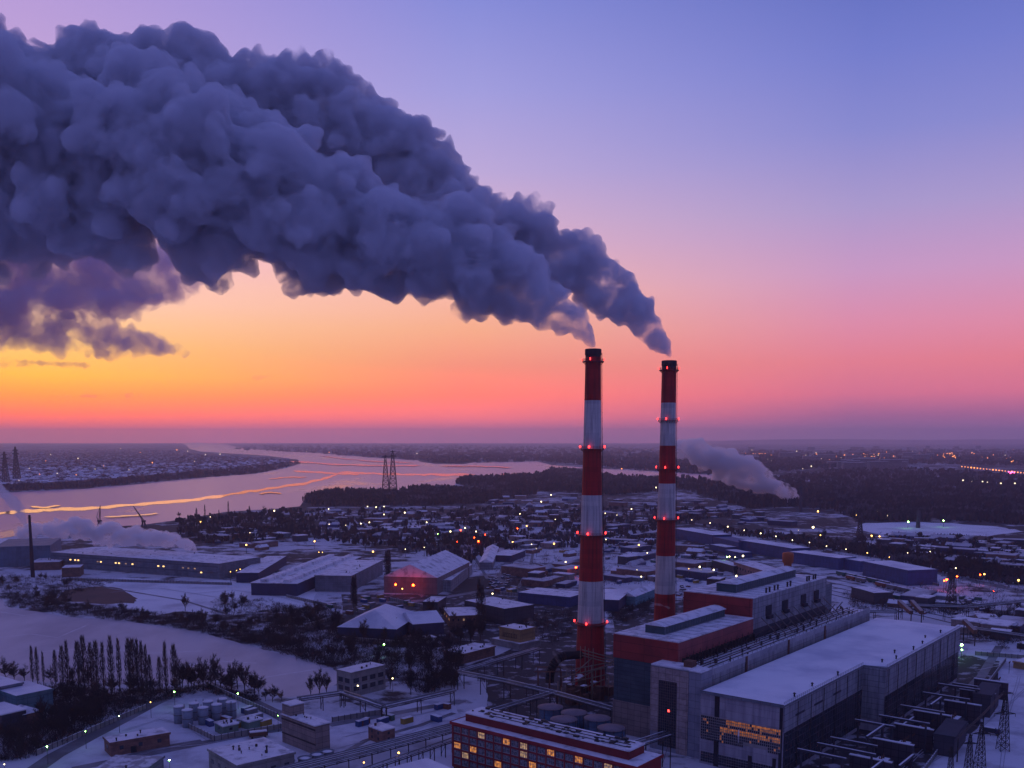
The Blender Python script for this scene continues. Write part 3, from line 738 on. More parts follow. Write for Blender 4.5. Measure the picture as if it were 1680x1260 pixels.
pb.build('pilaster', mat('office_red', (.3,.03,.04)), t)

VENTS = dict(vents=6)
bld('warehouse', 'large teal-grey warehouse with smooth snow roof at the far left edge', (27,1142), (-14,1128), (80,1128), 11, TEAL, roofmat=SNOWC, cat='warehouse')
bld('warehouse', 'snow-roofed hall just behind the teal-grey warehouse, cut by the left edge', (-30,1133), (-70,1120), (28,1117), 12.5, GREYM, cat='warehouse', roofmat=SNOWC)
bld('shed', 'small brown shed with snow-covered hip roof in front of the teal-grey warehouse', (38,1171), (12,1164), (62,1162), 7, BROWN, 'hip', cat='shed')
bld('hall', 'low snow-roofed hall at the left edge beside the small brown shed', (2,1172), (-34,1160), (24,1157), 9, DGREY, cat='hall', roofmat=SNOWC)
t = bld('depot_building', 'long low orange-brick depot with snowy roof beside the green-lit road', (181,1219), (171,1209), (278,1202), 6, BRICK, wins=(7,1.6,1.6,2.5,3,1), vents=4, cat='building'); door(t, 8, 2.4, 3)
bld('pump_house', 'small green pump house with cluttered snowy roof below the storage tanks', (366,1191), (352,1184), (389,1185), 4.6, mat('green_wall', (.16,.24,.20)), wins=(4,1.5,1.2,2,3,1), vents=7, cat='building')
bld('pump_house', 'low dark green shed beyond the small pump house near the storage tanks', (408,1184), (388,1178), (432,1178), 4, mat('green_wall', (.16,.24,.20)), vents=3, cat='shed')
bld('workshop', 'wide flat-roofed workshop with small roof vents at the bottom of the photo', (389,1256), (342,1229), (482,1234), 8, CONC, vents=9, wins=(5,2,1.6,3,3,1))
t = bld('concrete_block', 'narrow windowless concrete block with dark bands standing at the pipe corridor', (517,1190), (462,1170), (537,1183), 13, BEIGE, vents=6)
o_, rz_, LL, WW = rect((517,1190), (462,1170), (537,1183), 13)
d = MB(); d.box(-.14,-.01,0,WW,10.4,11.2); d.box(-.14,-.01,0,WW,4.2,4.7); d.build('dark_band', STEEL, t)
d = MB(); d.box(.2,LL-.2,WW-7,WW-.2,13,17.5); d.build('stair_head', BEIGE, t)
d = MB(); d.box(0,LL,WW-7.2,WW,17.5,17.9); d.build('stair_head_roof', SNOW, t)
bld('concrete_block', 'pale concrete block with dark glazed long side behind two bright lamps', (576,1104), (549,1099), (632,1091), 13, CONC, wins=(5,3.6,2.4,3,4.2,2), vents=3)
bld('gatehouse', 'small square brown brick house with snow roof and one chimney stub', (627,1198), (604,1190), (643,1191), 6.5, BRICK, wins=(3,1.1,1.2,1.4,2.6,2), vents=1, cat='house')
bld('hall', 'flat snow roof cut off by the bottom edge left of the red office block', (682,1292), (622,1264), (748,1264), 8, GREYM, roofmat=SNOWC, cat='hall')
bld('shed', 'low grey-roofed shed at the bottom edge under the green-yellow lamp', (220,1276), (170,1252), (268,1241), 5, GREYM, vents=3, cat='shed', roofmat=DARKROOF)
t = bld('factory_hall', 'very long grey factory hall with yellow window lights under the pink steam', (360,925), (82,906), (415,913), 15, GREYM, cat='factory', wins=None, vents=10, roofmat=SNOW)
o_, rz_, LL, WW = rect((360,925), (82,906), (415,913), 15)
rn = random.Random(2)
for f_ in (.13,.16,.175,.30,.32,.41,.43,.47,.51,.66,.69,.80,.83,.865,.18,.90):
    d = MB(); y = WW*(1-f_); zz = 8.2 if f_ < .9 else 5; d.box(-.25,-.01,y-1,y+1,zz,zz+1.1); d.build('window', WLIT2 if rn.random() < .5 else emat('fac_win', (1,.6,.2), 2.5), t)
d = MB(); d.box(-.2,-.01,2,WW-2,5.6,6.6); d.box(-.2,-.01,2,WW-2,11.4,12.2); d.build('window_band', mat('faint_band', (.09,.11,.14), .5), t)
bld('factory_hall', 'tall blue-grey factory block left of the long hall beside the thin stack', (82,895), (4,890), (100,882), 21, mat('blue_grey_cladding', (.13,.20,.28), .6, panel=(4,8,.06)), cat='factory', roofmat=GREYM)
bld('factory_hall', 'grey workshop at the left edge below the small twisting steam column', (22,898), (-40,889), (60,882), 14, GREYM, cat='factory')
bld('shed', 'dark brick shed with snow ledges beside the thin black stack', (97,922), (58,919), (112,914), 8, BROWN, cat='shed', vents=5)
bld('shed', 'small square brick shed right of the dark brick shed by the thin stack', (131,931), (105,929), (137,926), 9, BROWN, cat='shed')
t = bld('factory_hall', 'ridged-roof factory hall, left of a pair, with long snowy skylight ridges', (487,957), (424,951), (592,913), 11, NAVY, 'monitor', cat='factory')
bld('factory_hall', 'grey-walled factory hall with snow roof between the ridged hall and orange-lit hall', (576,945), (521,942), (628,919), 14, GREYM, 'flat', cat='factory', vents=8)
bld('factory_hall', 'low dark factory annex at the left end of the ridged-roof hall', (424,940), (395,936), (470,912), 9, NAVY, cat='factory')
t = bld('gabled_hall', 'brown gabled hall with two orange floodlights on its front wall', (717,947), (633,943), (770,921), 15, mat('brown_sheet', (.20,.17,.18), .7, panel=(4,5,.05)), 'gable_y' if False else 'gable_x', cat='factory', vents=4)
bld('hall', 'narrow pale lean-to hall against the right side of the orange-lit gabled hall', (740,952), (722,949), (775,925), 10, WHITEM, cat='hall')
bld('workshop', 'navy-walled workshop with big white hip roof, left of a touching pair', (650,1031), (566,1021), (690,1006), 8, NAVY, 'hip', roofmat=SNOWC, cat='workshop')
t = bld('workshop', 'navy-walled workshop with white pitched roof, right of a touching pair', (678,1023), (655,1008), (722,1016), 8.5, NAVY, 'gable_x', roofmat=SNOWC, cat='workshop')
bld('office_block', 'brown flat-roofed office with four small lit windows near the green-lit tree', (738,1011), (727,997), (786,1003), 8.5, BROWN, wins=(3.4,1.1,1.4,5,3,1), litp=.35)
bld('workshop', 'wide grey workshop with snowy step roof behind the ochre plant building', (828,999), (762,985), (860,989), 12, DGREY, cat='workshop', vents=3)
t = bld('plant_building', 'ochre yellow plant building with a dark sign on its front', (854,1034), (819,1028), (880,1029), 12, OCHRE, cat='building', wins=None, vents=5)
o_, rz_, LL, WW = rect((854,1034), (819,1028), (880,1029), 12)
d = MB(); rn = random.Random(8); y = WW-3
while y > 3.5:
    q = rn.uniform(.7,1.1)
    for zz in (6.2, 7.1, 8.0): d.box(-.16,-.01,y-q,y-q+.35,zz,zz+.8)
    d.box(-.15,-.02,y-q,y,6.2,6.6); d.box(-.15,-.02,y-q,y,8.4,8.8) if rn.random() < .6 else None
    y -= q+.55
d.build('sign', mat('sign_dark', (.05,.03,.03)), t)
bld('loading_deck', 'low concrete deck skirting the ochre plant building', (852,1057), (806,1047), (886,1050), 4, CONC, cat='deck')
bld('shed', 'low cluttered snowy-roofed shed left of the ochre plant building', (761,1073), (743,1063), (812,1060), 6, BROWN, vents=12, cat='shed')
bld('shed', 'tiny white kiosk beside the navy workshops', (702,1046), (693,1043), (711,1043), 4, WHITEM, cat='shed')
bld('shed', 'small snow-roofed shed in front of the orange-lit gabled hall', (718,988), (697,985), (732,979), 8, DGREY, cat='shed')
bld('hall', 'narrow pink-tinted gabled hall in front of a glowing red yard', (808,922), (787,921), (818,897), 8, GREYM, 'gable_x', cat='hall')
bld('hall', 'L-shaped low hall behind the car park left of the chimneys', (838,912), (820,905), (862,903), 7, NAVY, cat='hall')
bld('hall', 'blue-walled hall with long snow roof left of the nearer chimney', (935,980), (850,972), (962,971), 8, BLUEM, cat='hall')
bld('hall', 'long hall with smooth snow roof between the two chimney bases', (1015,985), (975,978), (1036,968), 9, NAVY, cat='hall', roofmat=SNOWC)
bld('hall', 'turquoise hall with pale roof between the two chimney bases', (1042,978), (1028,972), (1078,964), 8, mat('turquoise', (.10,.30,.36), .7, panel=(5,4,.1)), 'gable_x', cat='hall')
for k, (n_, l_, r_, z_, lab) in enumerate([((1169,878),(1106,867),(1184,874),13,'blue warehouse with snow roof, the first right of the farther chimney'),
    ((1212,890),(1170,881),(1228,886),11,'blue-roofed warehouse link between the first and second snowy blue warehouses'),
    ((1300,900),(1212,886),(1314,896),13,'long blue warehouse with snow roof, second in the row behind the boiler house'),
    ((1376,916),(1294,905),(1392,912),12,'long blue warehouse with snow roof, third in the row by the railway'),
    ((1412,921),(1380,916),(1424,918),11,'short blue warehouse, fourth in the row by the railway'),
    ((1490,936),(1416,921),(1522,931),14,'dark blue warehouse with snow roof at the right end of the row')]):
    bld('blue_warehouse', lab, n_, l_, r_, z_, BLUEM, cat='warehouse', group='row of blue warehouses along the railway', roofmat=SNOWC if k != 1 else BLUEM)
for k, (x, y) in enumerate(((1178,893),(1192,888),(1203,902))):
    bld('shed', ('low snow-roofed shed, leftmost of three before the blue warehouses', 'low snow-roofed shed, middle of three before the blue warehouses', 'low snow-roofed shed, rightmost of three before the blue warehouses')[k], (x+12,y+5), (x-14,y), (x+20,y+2), 6, BLUEM, cat='shed', group='sheds before the blue warehouses')
bld('brick_hall', 'long pink-brick hall with snow roof behind the farther boiler house', (1254,937), (1204,922), (1282,934), 10, mat('pink_brick', (.34,.20,.18), .9, panel=(4,3,.08)), cat='hall', wins=(6,2,2,4,4,1))
bld('hall', 'low snow-roofed hall left of the pink-brick hall', (1204,929), (1168,919), (1216,926), 7, DGREY, cat='hall')
bld('transformer_house', 'dark box building in the lamp-lit snowy yard right of the farther chimney', (1180,951), (1166,947), (1190,947), 10, STEEL, cat='building')
bld('hall', 'grey flat hall with bright snow roof right of the farther boiler house', (1434,973), (1397,963), (1454,969), 9, DGREY, cat='hall')
t = thing('orange_tank', 'round orange tank standing behind the roof of the farther boiler house', 'tank', P(1292,938,0))
d = MB(); d.lathe([(3.6,0),(3.8,8),(5.4,10),(5.6,17),(5.2,19),(.5,20)], 20); d.build('tank', mat('orange_paint', (.46,.10,.015), .6, (.40,.09,.02), .3), t)

# thin stack, storage tanks
t = thing('thin_stack', 'thin black smokestack standing beside the brick sheds on the left', 'chimney', P(54,947))
d = MB(); d.lathe([(1.9,0),(1.5,30),(1.1,58),(1.1,60)], 14); d.build('shaft', CH_DARK, t)
d = MB(); d.lathe([(1.2,57),(2,57),(2,57.3),(1.2,57.3)], 14, cap=False); d.build('walkway', STEEL, t)
tk = None
for i, (x, y) in enumerate([(293,1158),(307,1164),(318,1153),(333,1160),(341,1150),(355,1155),(364,1146),(379,1151)]):
    lab = f'small grey-blue storage tank with snowy top, {("leftmost","second","third","fourth","fifth","sixth","seventh","rightmost")[i]}{"" if i in (0,7) else " from the left"} in its cluster'
    loc = P(x, y, 8.2); loc.z = 0
    if tk is None:
        tk = thing('storage_tank', lab, 'tank', loc, 0, 'cluster of storage tanks by the green-lit road')
        d = MB(); d.lathe([(2.35,0),(2.35,8)], 20); d.build('shell', mat('tank_grey', (.24,.28,.34), .5, (.16,.19,.24), .4, .8), tk)
        d = MB(); d.lathe([(2.5,8),(2.5,8.15),(1.4,8.5),(.05,8.6)], 20); d.build('snow_cap', SNOW, tk)
        d = MB(); d.tube((2.5,0,0),(2.5,0,9),.08); d.tube((2.5,.5,0),(2.5,.5,9),.08); d.lathe([(2.42,4),(2.5,4),(2.5,4.2),(2.42,4.2)],20,cap=False); d.build('ladder', STEEL, tk)
    else: dup(tk, loc, i*.7, None, lab)
tk = None
for i, (x, y) in enumerate([(903,1158),(942,1167),(980,1176),(1003,1192),(925,1178)]):
    lab = ('tall blue tank, leftmost behind the red office roof','tall blue tank, second behind the red office roof','tall blue tank, third behind the red office roof','tall dark tank close to the stair tower','tall blue tank half hidden between the first two')[i]
    loc = P(x, y, 15); loc.z = 0
    if tk is None:
        tk = thing('water_tank', lab, 'tank', loc, 0, 'tall tanks behind the office block')
        d = MB(); d.lathe([(5.6,0),(5.6,14.4)], 26); d.build('shell', mat('tank_blue', (.06,.13,.22), .5, (.03,.06,.10), .25, .9, panel=(200,3,.06)), tk)
        d = MB(); d.lathe([(5.8,14.4),(5.8,14.6),(3,15.2),(.05,15.5)], 26); d.build('roof', mat('tank_top', (.22,.18,.20)), tk)
        d = MB()
        for k in range(9):
            a = 2*math.pi*k/9; d.tube((5.8*math.cos(a),5.8*math.sin(a),0),(5.8*math.cos(a),5.8*math.sin(a),14.8),.14)
        d.build('rib', STEEL, tk)
    else: dup(tk, loc, i*.9, None, lab)
tk = None
for i, (x, y) in enumerate([(433,1257),(453,1254),(472,1248),(520,1237),(537,1232),(500,1243)]):
    lab = f'round snow-topped basin in the row beside the pipe corridor, {("first","second","third","fifth","sixth","fourth")[i]} from the left'
    loc = P(x, y, 3); loc.z = 0
    if tk is None:
        tk = thing('round_basin', lab, 'tank', loc, 0, 'row of round basins')
        d = MB(); d.lathe([(2.7,0),(2.7,2.8),(3,2.8),(3,3.1),(2.5,3.1),(2.4,2.7),(.05,2.7)], 24); d.build('rim', GREYM, tk)
        d = MB(); d.lathe([(2.35,2.72),(1.5,2.95),(.05,3.0)], 24); d.build('snow_fill', SNOWC, tk)
    else: dup(tk, loc, i, None, lab)
for x, y, h_, lab in ((1313,840,46,'short stack at the foot of the pink-white steam cloud'),(1506,866,26,'thin stack on the snow field near the right edge'),(46,871,9,'squat stack under the twisting steam column at the left edge')):
    t = thing('steam_stack', lab, 'chimney', P(x, y)); MB().lathe([(3.2,0),(2.2,h_),(1.8,h_),(1.8,h_-2)], 14, cap=False).build('shaft', DGREY, t); MB().lathe([(2.4,h_-3),(3.2,h_-3),(3.2,h_-2.6),(2.4,h_-2.6)], 14, cap=False).build('rim', STEEL, t)
t = thing('rail_wagon', 'rusty orange open wagon with snow on its load near the workshop', 'wagon', P(424,1210), R(20))
d = MB(); d.box(-4,4,-1.4,1.4,.9,2.7); d.build('body', RUST, t)
d = MB(); d.box(-3.7,3.7,-1.2,1.2,2.7,3.1); d.build('snow_load', SNOW, t)
for x in (-2.8, 2.8): d = MB(); d.tube((x,-1.3,.5),(x,1.3,.5),.5,n=12); d.build('wheel', STEEL, t)

# pipe racks
def rack(label, pts, z, npipe, wid, legs=True, snow=True, lstep=14, cat='pipe rack', rp=.28):
    t = thing('pipe_rack', label, cat, P(*pts[0], z)*1)
    o = P(*pts[0], z); t.location = (o.x, o.y, 0); q = [P(x, y, z) for x, y in pts]
    pm, sm, lm, dm = MB(), MB(), MB(), MB()
    for a, b in zip(q[:-1], q[1:]):
        a, b = a-Vector((o.x, o.y, 0)), b-Vector((o.x, o.y, 0)); d = (b-a).normalized(); nn = Vector((-d.y, d.x, 0))
        ext = d*wid*.4
        for k in range(npipe):
            off = nn*(-wid/2+wid*k/max(1, npipe-1)); up = Vector((0,0,rp+(k*37 % 3)*.15))
            pm.tube(a+off-ext+up, b+off+ext+up, rp, n=8)
            if snow and k % 2 == 0: sm.tube(a+off+up+Vector((0,0,rp*.75)), b+off+up+Vector((0,0,rp*.75)), rp*.55, n=5)
        n_ = max(2, int((b-a).length/lstep))
        for k in range(n_+1):
            c = a.lerp(b, k/n_)
            lm = MB()
            for s_ in (-1, 1):
                f = c+nn*s_*wid*.5; lm.tube((f.x, f.y, 0), (f.x, f.y, z-.1), .22, n=4)
            lm.tube(c-nn*wid*.55+Vector((0,0,-.25)), c+nn*wid*.55+Vector((0,0,-.25)), .2, n=4)
            f, g_ = c+nn*wid*.5, c-nn*wid*.5; lm.tube((f.x,f.y,1),(g_.x,g_.y,z-.6),.1,n=4); lm.build('trestle', STEEL, t)
        for s_ in (-1, 1): dm.tube(a+nn*s_*wid*.5+Vector((0,0,-.5)), b+nn*s_*wid*.5+Vector((0,0,-.5)), .22, n=4)
    pm.build('pipe', PIPE, t)
    if snow: sm.build('snow_line', SNOW, t)
    dm.build('girder', STEEL, t)
    return t
rack('pipe rack running from the ochre building down to the left corner joint', [(880,1065),(756,1102)], 9, 4, 4.5)
rack('pipe rack running from the left corner joint past the blue tanks to the boiler house', [(756,1103),(832,1118),(908,1136),(1008,1164)], 9, 4, 5)
rack('pipe rack falling from the tank joint left to the red office roof', [(908,1136),(806,1167),(758,1186)], 9, 3, 4)
rack('thin pipe bridge on lattice legs over the green-lit snow, left half', [(493,1147),(562,1137),(630,1160)], 7, 2, 3, lstep=16, rp=.5)
rack('thin pipe bridge on lattice legs running right from the bend to the trees', [(630,1160),(742,1134)], 7, 2, 3, lstep=14, rp=.5)
rack('wide corridor of many parallel dark pipes crossing the bottom of the photo', [(440,1272),(600,1232),(742,1194)], 4.5, 8, 9, snow=True, lstep=9)
rack('lower pipe rack with concrete posts below the wide pipe corridor', [(590,1266),(745,1213)], 6, 2, 2.4, lstep=6)
rack('covered pipe bridge joining the red office roof to the stair tower', [(1010,1232),(1094,1205)], 14, 3, 4, lstep=30)
rack('long raised conveyor line passing behind the turbine hall to the right edge', [(1400,1003),(1470,1004)], 10, 3, 4, lstep=16)
rack('raised heating main crossing right of the turbine hall toward the right edge', [(1480,993),(1585,996),(1690,985)], 10, 3, 5, lstep=12)
rack('low pipe run with snow crossing behind the turbine hall corner', [(1590,1030),(1690,1045)], 7, 3, 4)

# gallery roofs beside the turbine hall
for k, (a, b, lab) in enumerate((((1475,990),(1495,1008),'slanting roofed gallery, left one of two behind the turbine hall roof'),((1496,990),(1512,1008),'slanting roofed gallery, right one of two behind the turbine hall roof'),((1582,1022),(1600,1040),'short slanting gallery right of the turbine hall far corner'))):
    q, r_ = P(*a, 12), P(*b, 8); d = MB(); m_ = (q+r_)/2
    t = thing('conveyor_gallery', lab, 'gallery', (q.x,q.y,0)); d_ = r_-q; nn = Vector((-d_.y,d_.x,0)).normalized()*1.3
    z0 = Vector((0,0,q.z)); e = Vector((d_.x,d_.y,r_.z)); up = Vector((0,0,2.4))
    vs = [z0-nn, z0+nn, e+nn, e-nn, z0-nn+up, z0+nn+up, e+nn+up, e-nn+up]
    d.add(vs, [(0,3,2,1),(0,1,5,4),(1,2,6,5),(2,3,7,6),(3,0,4,7),(4,5,6,7)]); d.build('body', RUST, t)
    d = MB(); o3 = Vector((0,0,.15)); d.add([v+o3 for v in vs[4:]]+[v+o3*2 for v in vs[4:]], [(0,1,5,4),(1,2,6,5),(2,3,7,6),(3,0,4,7),(4,5,6,7)]); d.build('roof', mat('tan_roof', (.42,.34,.32)), t)
    d = MB(); d.tube((0,0,0),z0,.4); d.tube((d_.x,d_.y,0),e,.4); d.build('leg', STEEL, t)

# ------------------------------------------------------------------ substation beside the turbine hall
rn = random.Random(12)
TRM = mat('transformer_grey', (.09,.10,.12), .6, (.05,.05,.06), .5)
labs = ['nearest the bottom edge','second from the bottom','third from the bottom','below the hall jog','fifth up the row','sixth up the row','last one']
tr = None
for k in range(7):
    p_ = UV(8+k*27, -27-6*(k > 3))
    lab = 'dark transformer with fins between fire walls along the turbine hall, '+labs[k]
    if tr is None:
        tr = thing('transformer', lab, 'transformer', p_, AU, 'transformers along the turbine hall')
        d = MB(); d.box(-4,4,-2.4,2.4,.6,5); d.build('tank', TRM, tr)
        d = MB()
        for q in range(8): d.box(-3.6+q,-3.2+q,-3.6,-2.45,1,4.6); d.box(-3.6+q,-3.2+q,2.45,3.6,1,4.6)
        d.build('radiator', TRM, tr)
        d = MB()
        for q in (-2.4,0,2.4): d.lathe([(.3,5),(.45,5.4),(.25,5.8),(.4,6.2),(.2,6.6),(.1,7.4)], 8, c=(q,0))
        d.build('bushing', RUST, tr)
        d = MB(); d.box(-3.8,3.8,-2.2,2.2,5.02,5.2); d.build('snow_cap', SNOW, tr)
    else: dup(tr, p_, AU, None, lab)
fw = None
for k in range(8):
    p_ = UV(-5+k*27, -27-6*(k > 4))
    lab = 'tall dark fire wall beside the turbine hall, counted from the bottom: '+('first','second','third','fourth','fifth','sixth','seventh','eighth')[k]
    if fw is None:
        fw = thing('fire_wall', lab, 'wall', p_, AU, 'fire walls between the transformers')
        d = MB(); d.box(-.6,.6,-8,8,0,9); d.build('panel', mat('dark_fire_wall', (.07,.06,.08), .9, panel=(3,3,.1)), fw)
        d = MB(); d.box(-.8,.8,-8.2,8.2,9,9.35); d.build('coping', SNOW, fw)
    else: dup(fw, p_, AU, None, lab)
def beam_frame(label, u, v, w_, h_, ang=0, z=0):
    t = thing('portal_frame', label, 'gantry', UV(u, v), AU+ang, 'concrete portal frames over the transformer yard'); d = MB()
    for s_ in (-1,1): d.box(-.35,.35,s_*w_/2-.35,s_*w_/2+.35,0,h_)
    d.build('post', DGREY, t); d = MB(); d.box(-.5,.5,-w_/2-1.5,w_/2+1.5,h_,h_+.8); d.build('beam', DGREY, t)
    d = MB(); d.box(-.3,.3,-w_/2-1.5,w_/2+1.5,h_+.8,h_+.95); d.build('snow_cap', SNOW, t)
for k, (u, v, w_, h_, a) in enumerate([(20,-18,20,11,0),(34,-16,16,10,0),(48,-20,18,12,90),(62,-15,14,11,0),(72,-24,18,12,0),(98,-24,16,11,0),(112,-26,14,12,90),(128,-26,18,11,0),(146,-27,16,12,0),(10,-32,18,9,90),(30,-38,14,8,90),(5,-14,16,12,0),(84,-22,14,8,90),(160,-30,16,10,0)]):
    beam_frame('snow-capped concrete portal frame beside the turbine hall, '+('short','tall','broad','slim')[k % 4]+' one by transformer '+('one','two','three','four','five','six','seven')[min(6, int(u/27))], u, v, w_, h_, R(a))
bld('substation_building', 'dark windowless switch house in the yard right of the turbine hall jog', (1566,1209), (1533,1203), (1586,1183), 9, DGREY, cat='building', roofmat=mat('black_roof', (.06,.06,.08)))
bld('substation_building', 'tall dark switch house behind the windowless one, by the snow pipes', (1626,1141), (1598,1136), (1640,1122), 11, DGREY, cat='building', roofmat=mat('black_roof', (.06,.06,.08)))
bld('shed', 'small ochre shed at the right edge above the substation yard', (1682,1088), (1668,1083), (1700,1082), 4, OCHRE, cat='shed')
def pylon(name, label, bpx, hpx, wb, arms, cat='pylon', group=None, r=.16, h=None, rz=0):
    b = P(*bpx); h = h or PD(bpx[0], hpx, b.y).z; t = thing(name, label, cat, b, rz, group); d = MB(); n_ = 9
    def wd(z): return wb*(1-z/h)**.8/2+.5*wb/12+.15
    for k in range(n_):
        z0, z1 = h*k/n_, h*(k+1)/n_
        c0 = [Vector((sx*wd(z0), sy*wd(z0), z0)) for sx, sy in ((-1,-1),(1,-1),(1,1),(-1,1))]
        c1 = [Vector((sx*wd(z1), sy*wd(z1), z1)) for sx, sy in ((-1,-1),(1,-1),(1,1),(-1,1))]
        for q in range(4):
            d.tube(c0[q], c1[q], r, n=4); d.tube(c0[q], c1[(q+1) % 4], r*.7, n=4); d.tube(c0[(q+1) % 4], c1[q], r*.7, n=4); d.tube(c1[q], c1[(q+1) % 4], r*.7, n=4)
    d.build('lattice_mast', STEEL, t)
    for zf, wa in arms:
        d = MB(); z = h*zf
        for s_ in (-1, 1):
            for y in (-.4,.4):
                d.tube((0,y,z),(s_*wa,0,z+.2),r,n=4); d.tube((0,y,z+wa*.25),(s_*wa,0,z+.2),r,n=4)
            d.tube((s_*wa,0,z),(s_*wa,0,z-wa*.25),r*.8,n=4)
        d.build('cross_arm', STEEL, t)
    return t
pylon('power_pylon', 'left of the two tall lattice pylons on the near river bank', (633,809), 747, 16, ((.97,7),), r=.6)
pylon('power_pylon', 'right, taller of the two lattice pylons on the near river bank', (645,808), 739, 18, ((.86,9),(.97,6)), r=.65)
pylon('power_pylon', 'lattice pylon in the far settlement at the left edge, left of two', (10,797), 741, 15, ((.8,9),(.92,7)), r=1.0)
pylon('power_pylon', 'lattice pylon in the far settlement at the left edge, right of two', (28,790), 733, 16, ((.8,10),(.9,8)), r=1.2)
pylon('substation_mast', 'tall narrow lattice mast in the snowy yard at lower right', (1645,1231), 1135, 3.4, ((.62,4.5),(.97,3)), r=.14)
pylon('substation_mast', 'lattice mast with cross arm left of the tallest yard mast', (1607,1262), 1185, 3, ((.75,3.6),), r=.13)
pylon('substation_mast', 'lattice mast at the bottom edge of the yard, second from right', (1588,1282), 1205, 2.6, ((.8,3),), r=.12)
pylon('substation_mast', 'thin lattice mast standing alone on the yard bottom edge', (1558,1290), 1225, 2, ((.85,2),), r=.1)
pylon('power_pylon', 'dark pylon beyond the railway near the right edge', (1560,1000), 935, 6, ((.8,5),(.92,4)), r=.25)
pylon('power_pylon', 'small pylon by the snowy field right of the forest', (1410,885), 848, 7, ((.8,6),), r=.4)
t = thing('busbar_gantry', 'snow-dusted busbar gantry crossing between the yard masts', 'gantry', P(1600,1222))
d = MB(); q = [P(1570,1250)-P(1600,1222), P(1612,1208)-P(1600,1222), P(1645,1170)-P(1600,1222)]
for a, b in zip(q[:-1], q[1:]):
    for dz in (10, 11): d.tube(a+Vector((0,0,dz)), b+Vector((0,0,dz)), .2, n=4)
    for f in range(6): c, e = a.lerp(b, f/6), a.lerp(b, (f+1)/6); d.tube(c+Vector((0,0,10)), e+Vector((0,0,11)), .12, n=4)
d.build('beam', STEEL, t); d = MB()
for a in q: d.tube(a, a+Vector((0,0,10)), .3)
d.build('post', STEEL, t)
t = thing('yard_truck', 'dark parked truck with snow on its bonnet in the substation yard', 'truck', P(1628,1205), R(-40))
d = MB(); d.box(-3.5,1.2,-1.2,1.2,.9,3); d.build('box_body', DGREY, t); d = MB(); d.box(1.3,3.2,-1.1,1.1,.7,2.6); d.build('cab', NAVY, t)
d = MB(); d.box(-3.4,1.1,-1.1,1.1,3.01,3.2); d.build('snow_cap', SNOW, t)
for x in (-2.4, 2.2): d = MB(); d.tube((x,-1.2,.5),(x,1.2,.5),.5,n=12); d.build('wheel', STEEL, t)

# harbour cranes on the river
def crane(label, b, h, jx, jz):
    t = thing('harbour_crane', label, 'crane', P(*b)); d = MB()
    for sx in (-3,3):
        for sy in (-3,3): d.tube((sx,sy,0),(sx*.4,sy*.4,h*.5),.7,n=4)
    d.build('portal_leg', STEEL, t); d = MB(); d.box(-2.5,2.5,-2.5,2.5,h*.5,h*.62); d.build('cab', STEEL, t)
    d = MB()
    for s_ in (-1,1): d.tube((s_,0,h*.6),(jx,0,jz),.55,n=4)
    d.tube((-2,0,h*.6),(-4,0,h*.85),.5,n=4); d.tube((-4,0,h*.85),(jx,0,jz),.3,n=4); d.build('jib', STEEL, t)
crane('crane with near-vertical jib standing on the river bank', (164,867), 20, 2, 34)
crane('crane with long jib leaning left on the river bank', (236,866), 18, -14, 32)

# ------------------------------------------------------------------ trees
def twig(v, f, p_, d, ln, w_):
    a = Vector((random.gauss(0,1), random.gauss(0,1), random.gauss(0,1))).cross(d)
    if a.length < 1e-3: a = Vector((1,0,0))
    a = a.normalized()*w_; i = len(v); v += [tuple(p_-a), tuple(p_+a), tuple(p_+d*ln)]; f.append((i, i+1, i+2))
def bare_tree(seed, h, spread, name, dens=1.0, tw=.075, up=.5):
    rn = random.Random(seed); random.seed(seed); mb = MB(); v, f = [], []
    def grow(p_, d, ln, r, lev):
        q = p_+d*ln; mb.tube(p_, q, r, r*.65, n=5 if lev < 2 else 3)
        if lev >= 3:
            for k in range(int(6*dens)):
                dd = (d+Vector((rn.gauss(0,.7), rn.gauss(0,.7), rn.gauss(.15,.5)))).normalized()
                twig(v, f, p_.lerp(q, rn.random()), dd, ln*rn.uniform(.5,1.2), tw)
            return
        n_ = (10, 5, 4)[lev]
        for k in range(n_):
            t_ = rn.uniform(.4, 1) if lev else .3+.68*(k+rn.random())/n_
            a = rn.uniform(0, 6.28); dd = (d*up+Vector((math.cos(a)*spread, math.sin(a)*spread, rn.uniform(.1,.5)))).normalized()
            grow(p_.lerp(q, t_), dd, ln*rn.uniform(.5,.72)*(1.12-.35*t_ if lev == 0 else .9), r*.42, lev+1)
        grow(q, (d+Vector((rn.gauss(0,.12), rn.gauss(0,.12), .1))).normalized(), ln*.6, r*.6, lev+1)
    grow(Vector((0,0,0)), Vector((rn.gauss(0,.04), rn.gauss(0,.04), 1)).normalized(), h*.42, h*.018, 0)
    tm = mb.mesh(name+'_trunk', BARK); cm = bpy.data.meshes.new(name+'_crown'); cm.from_pydata(v, [], f); cm.materials.append(TWIG)
    return tm, cm
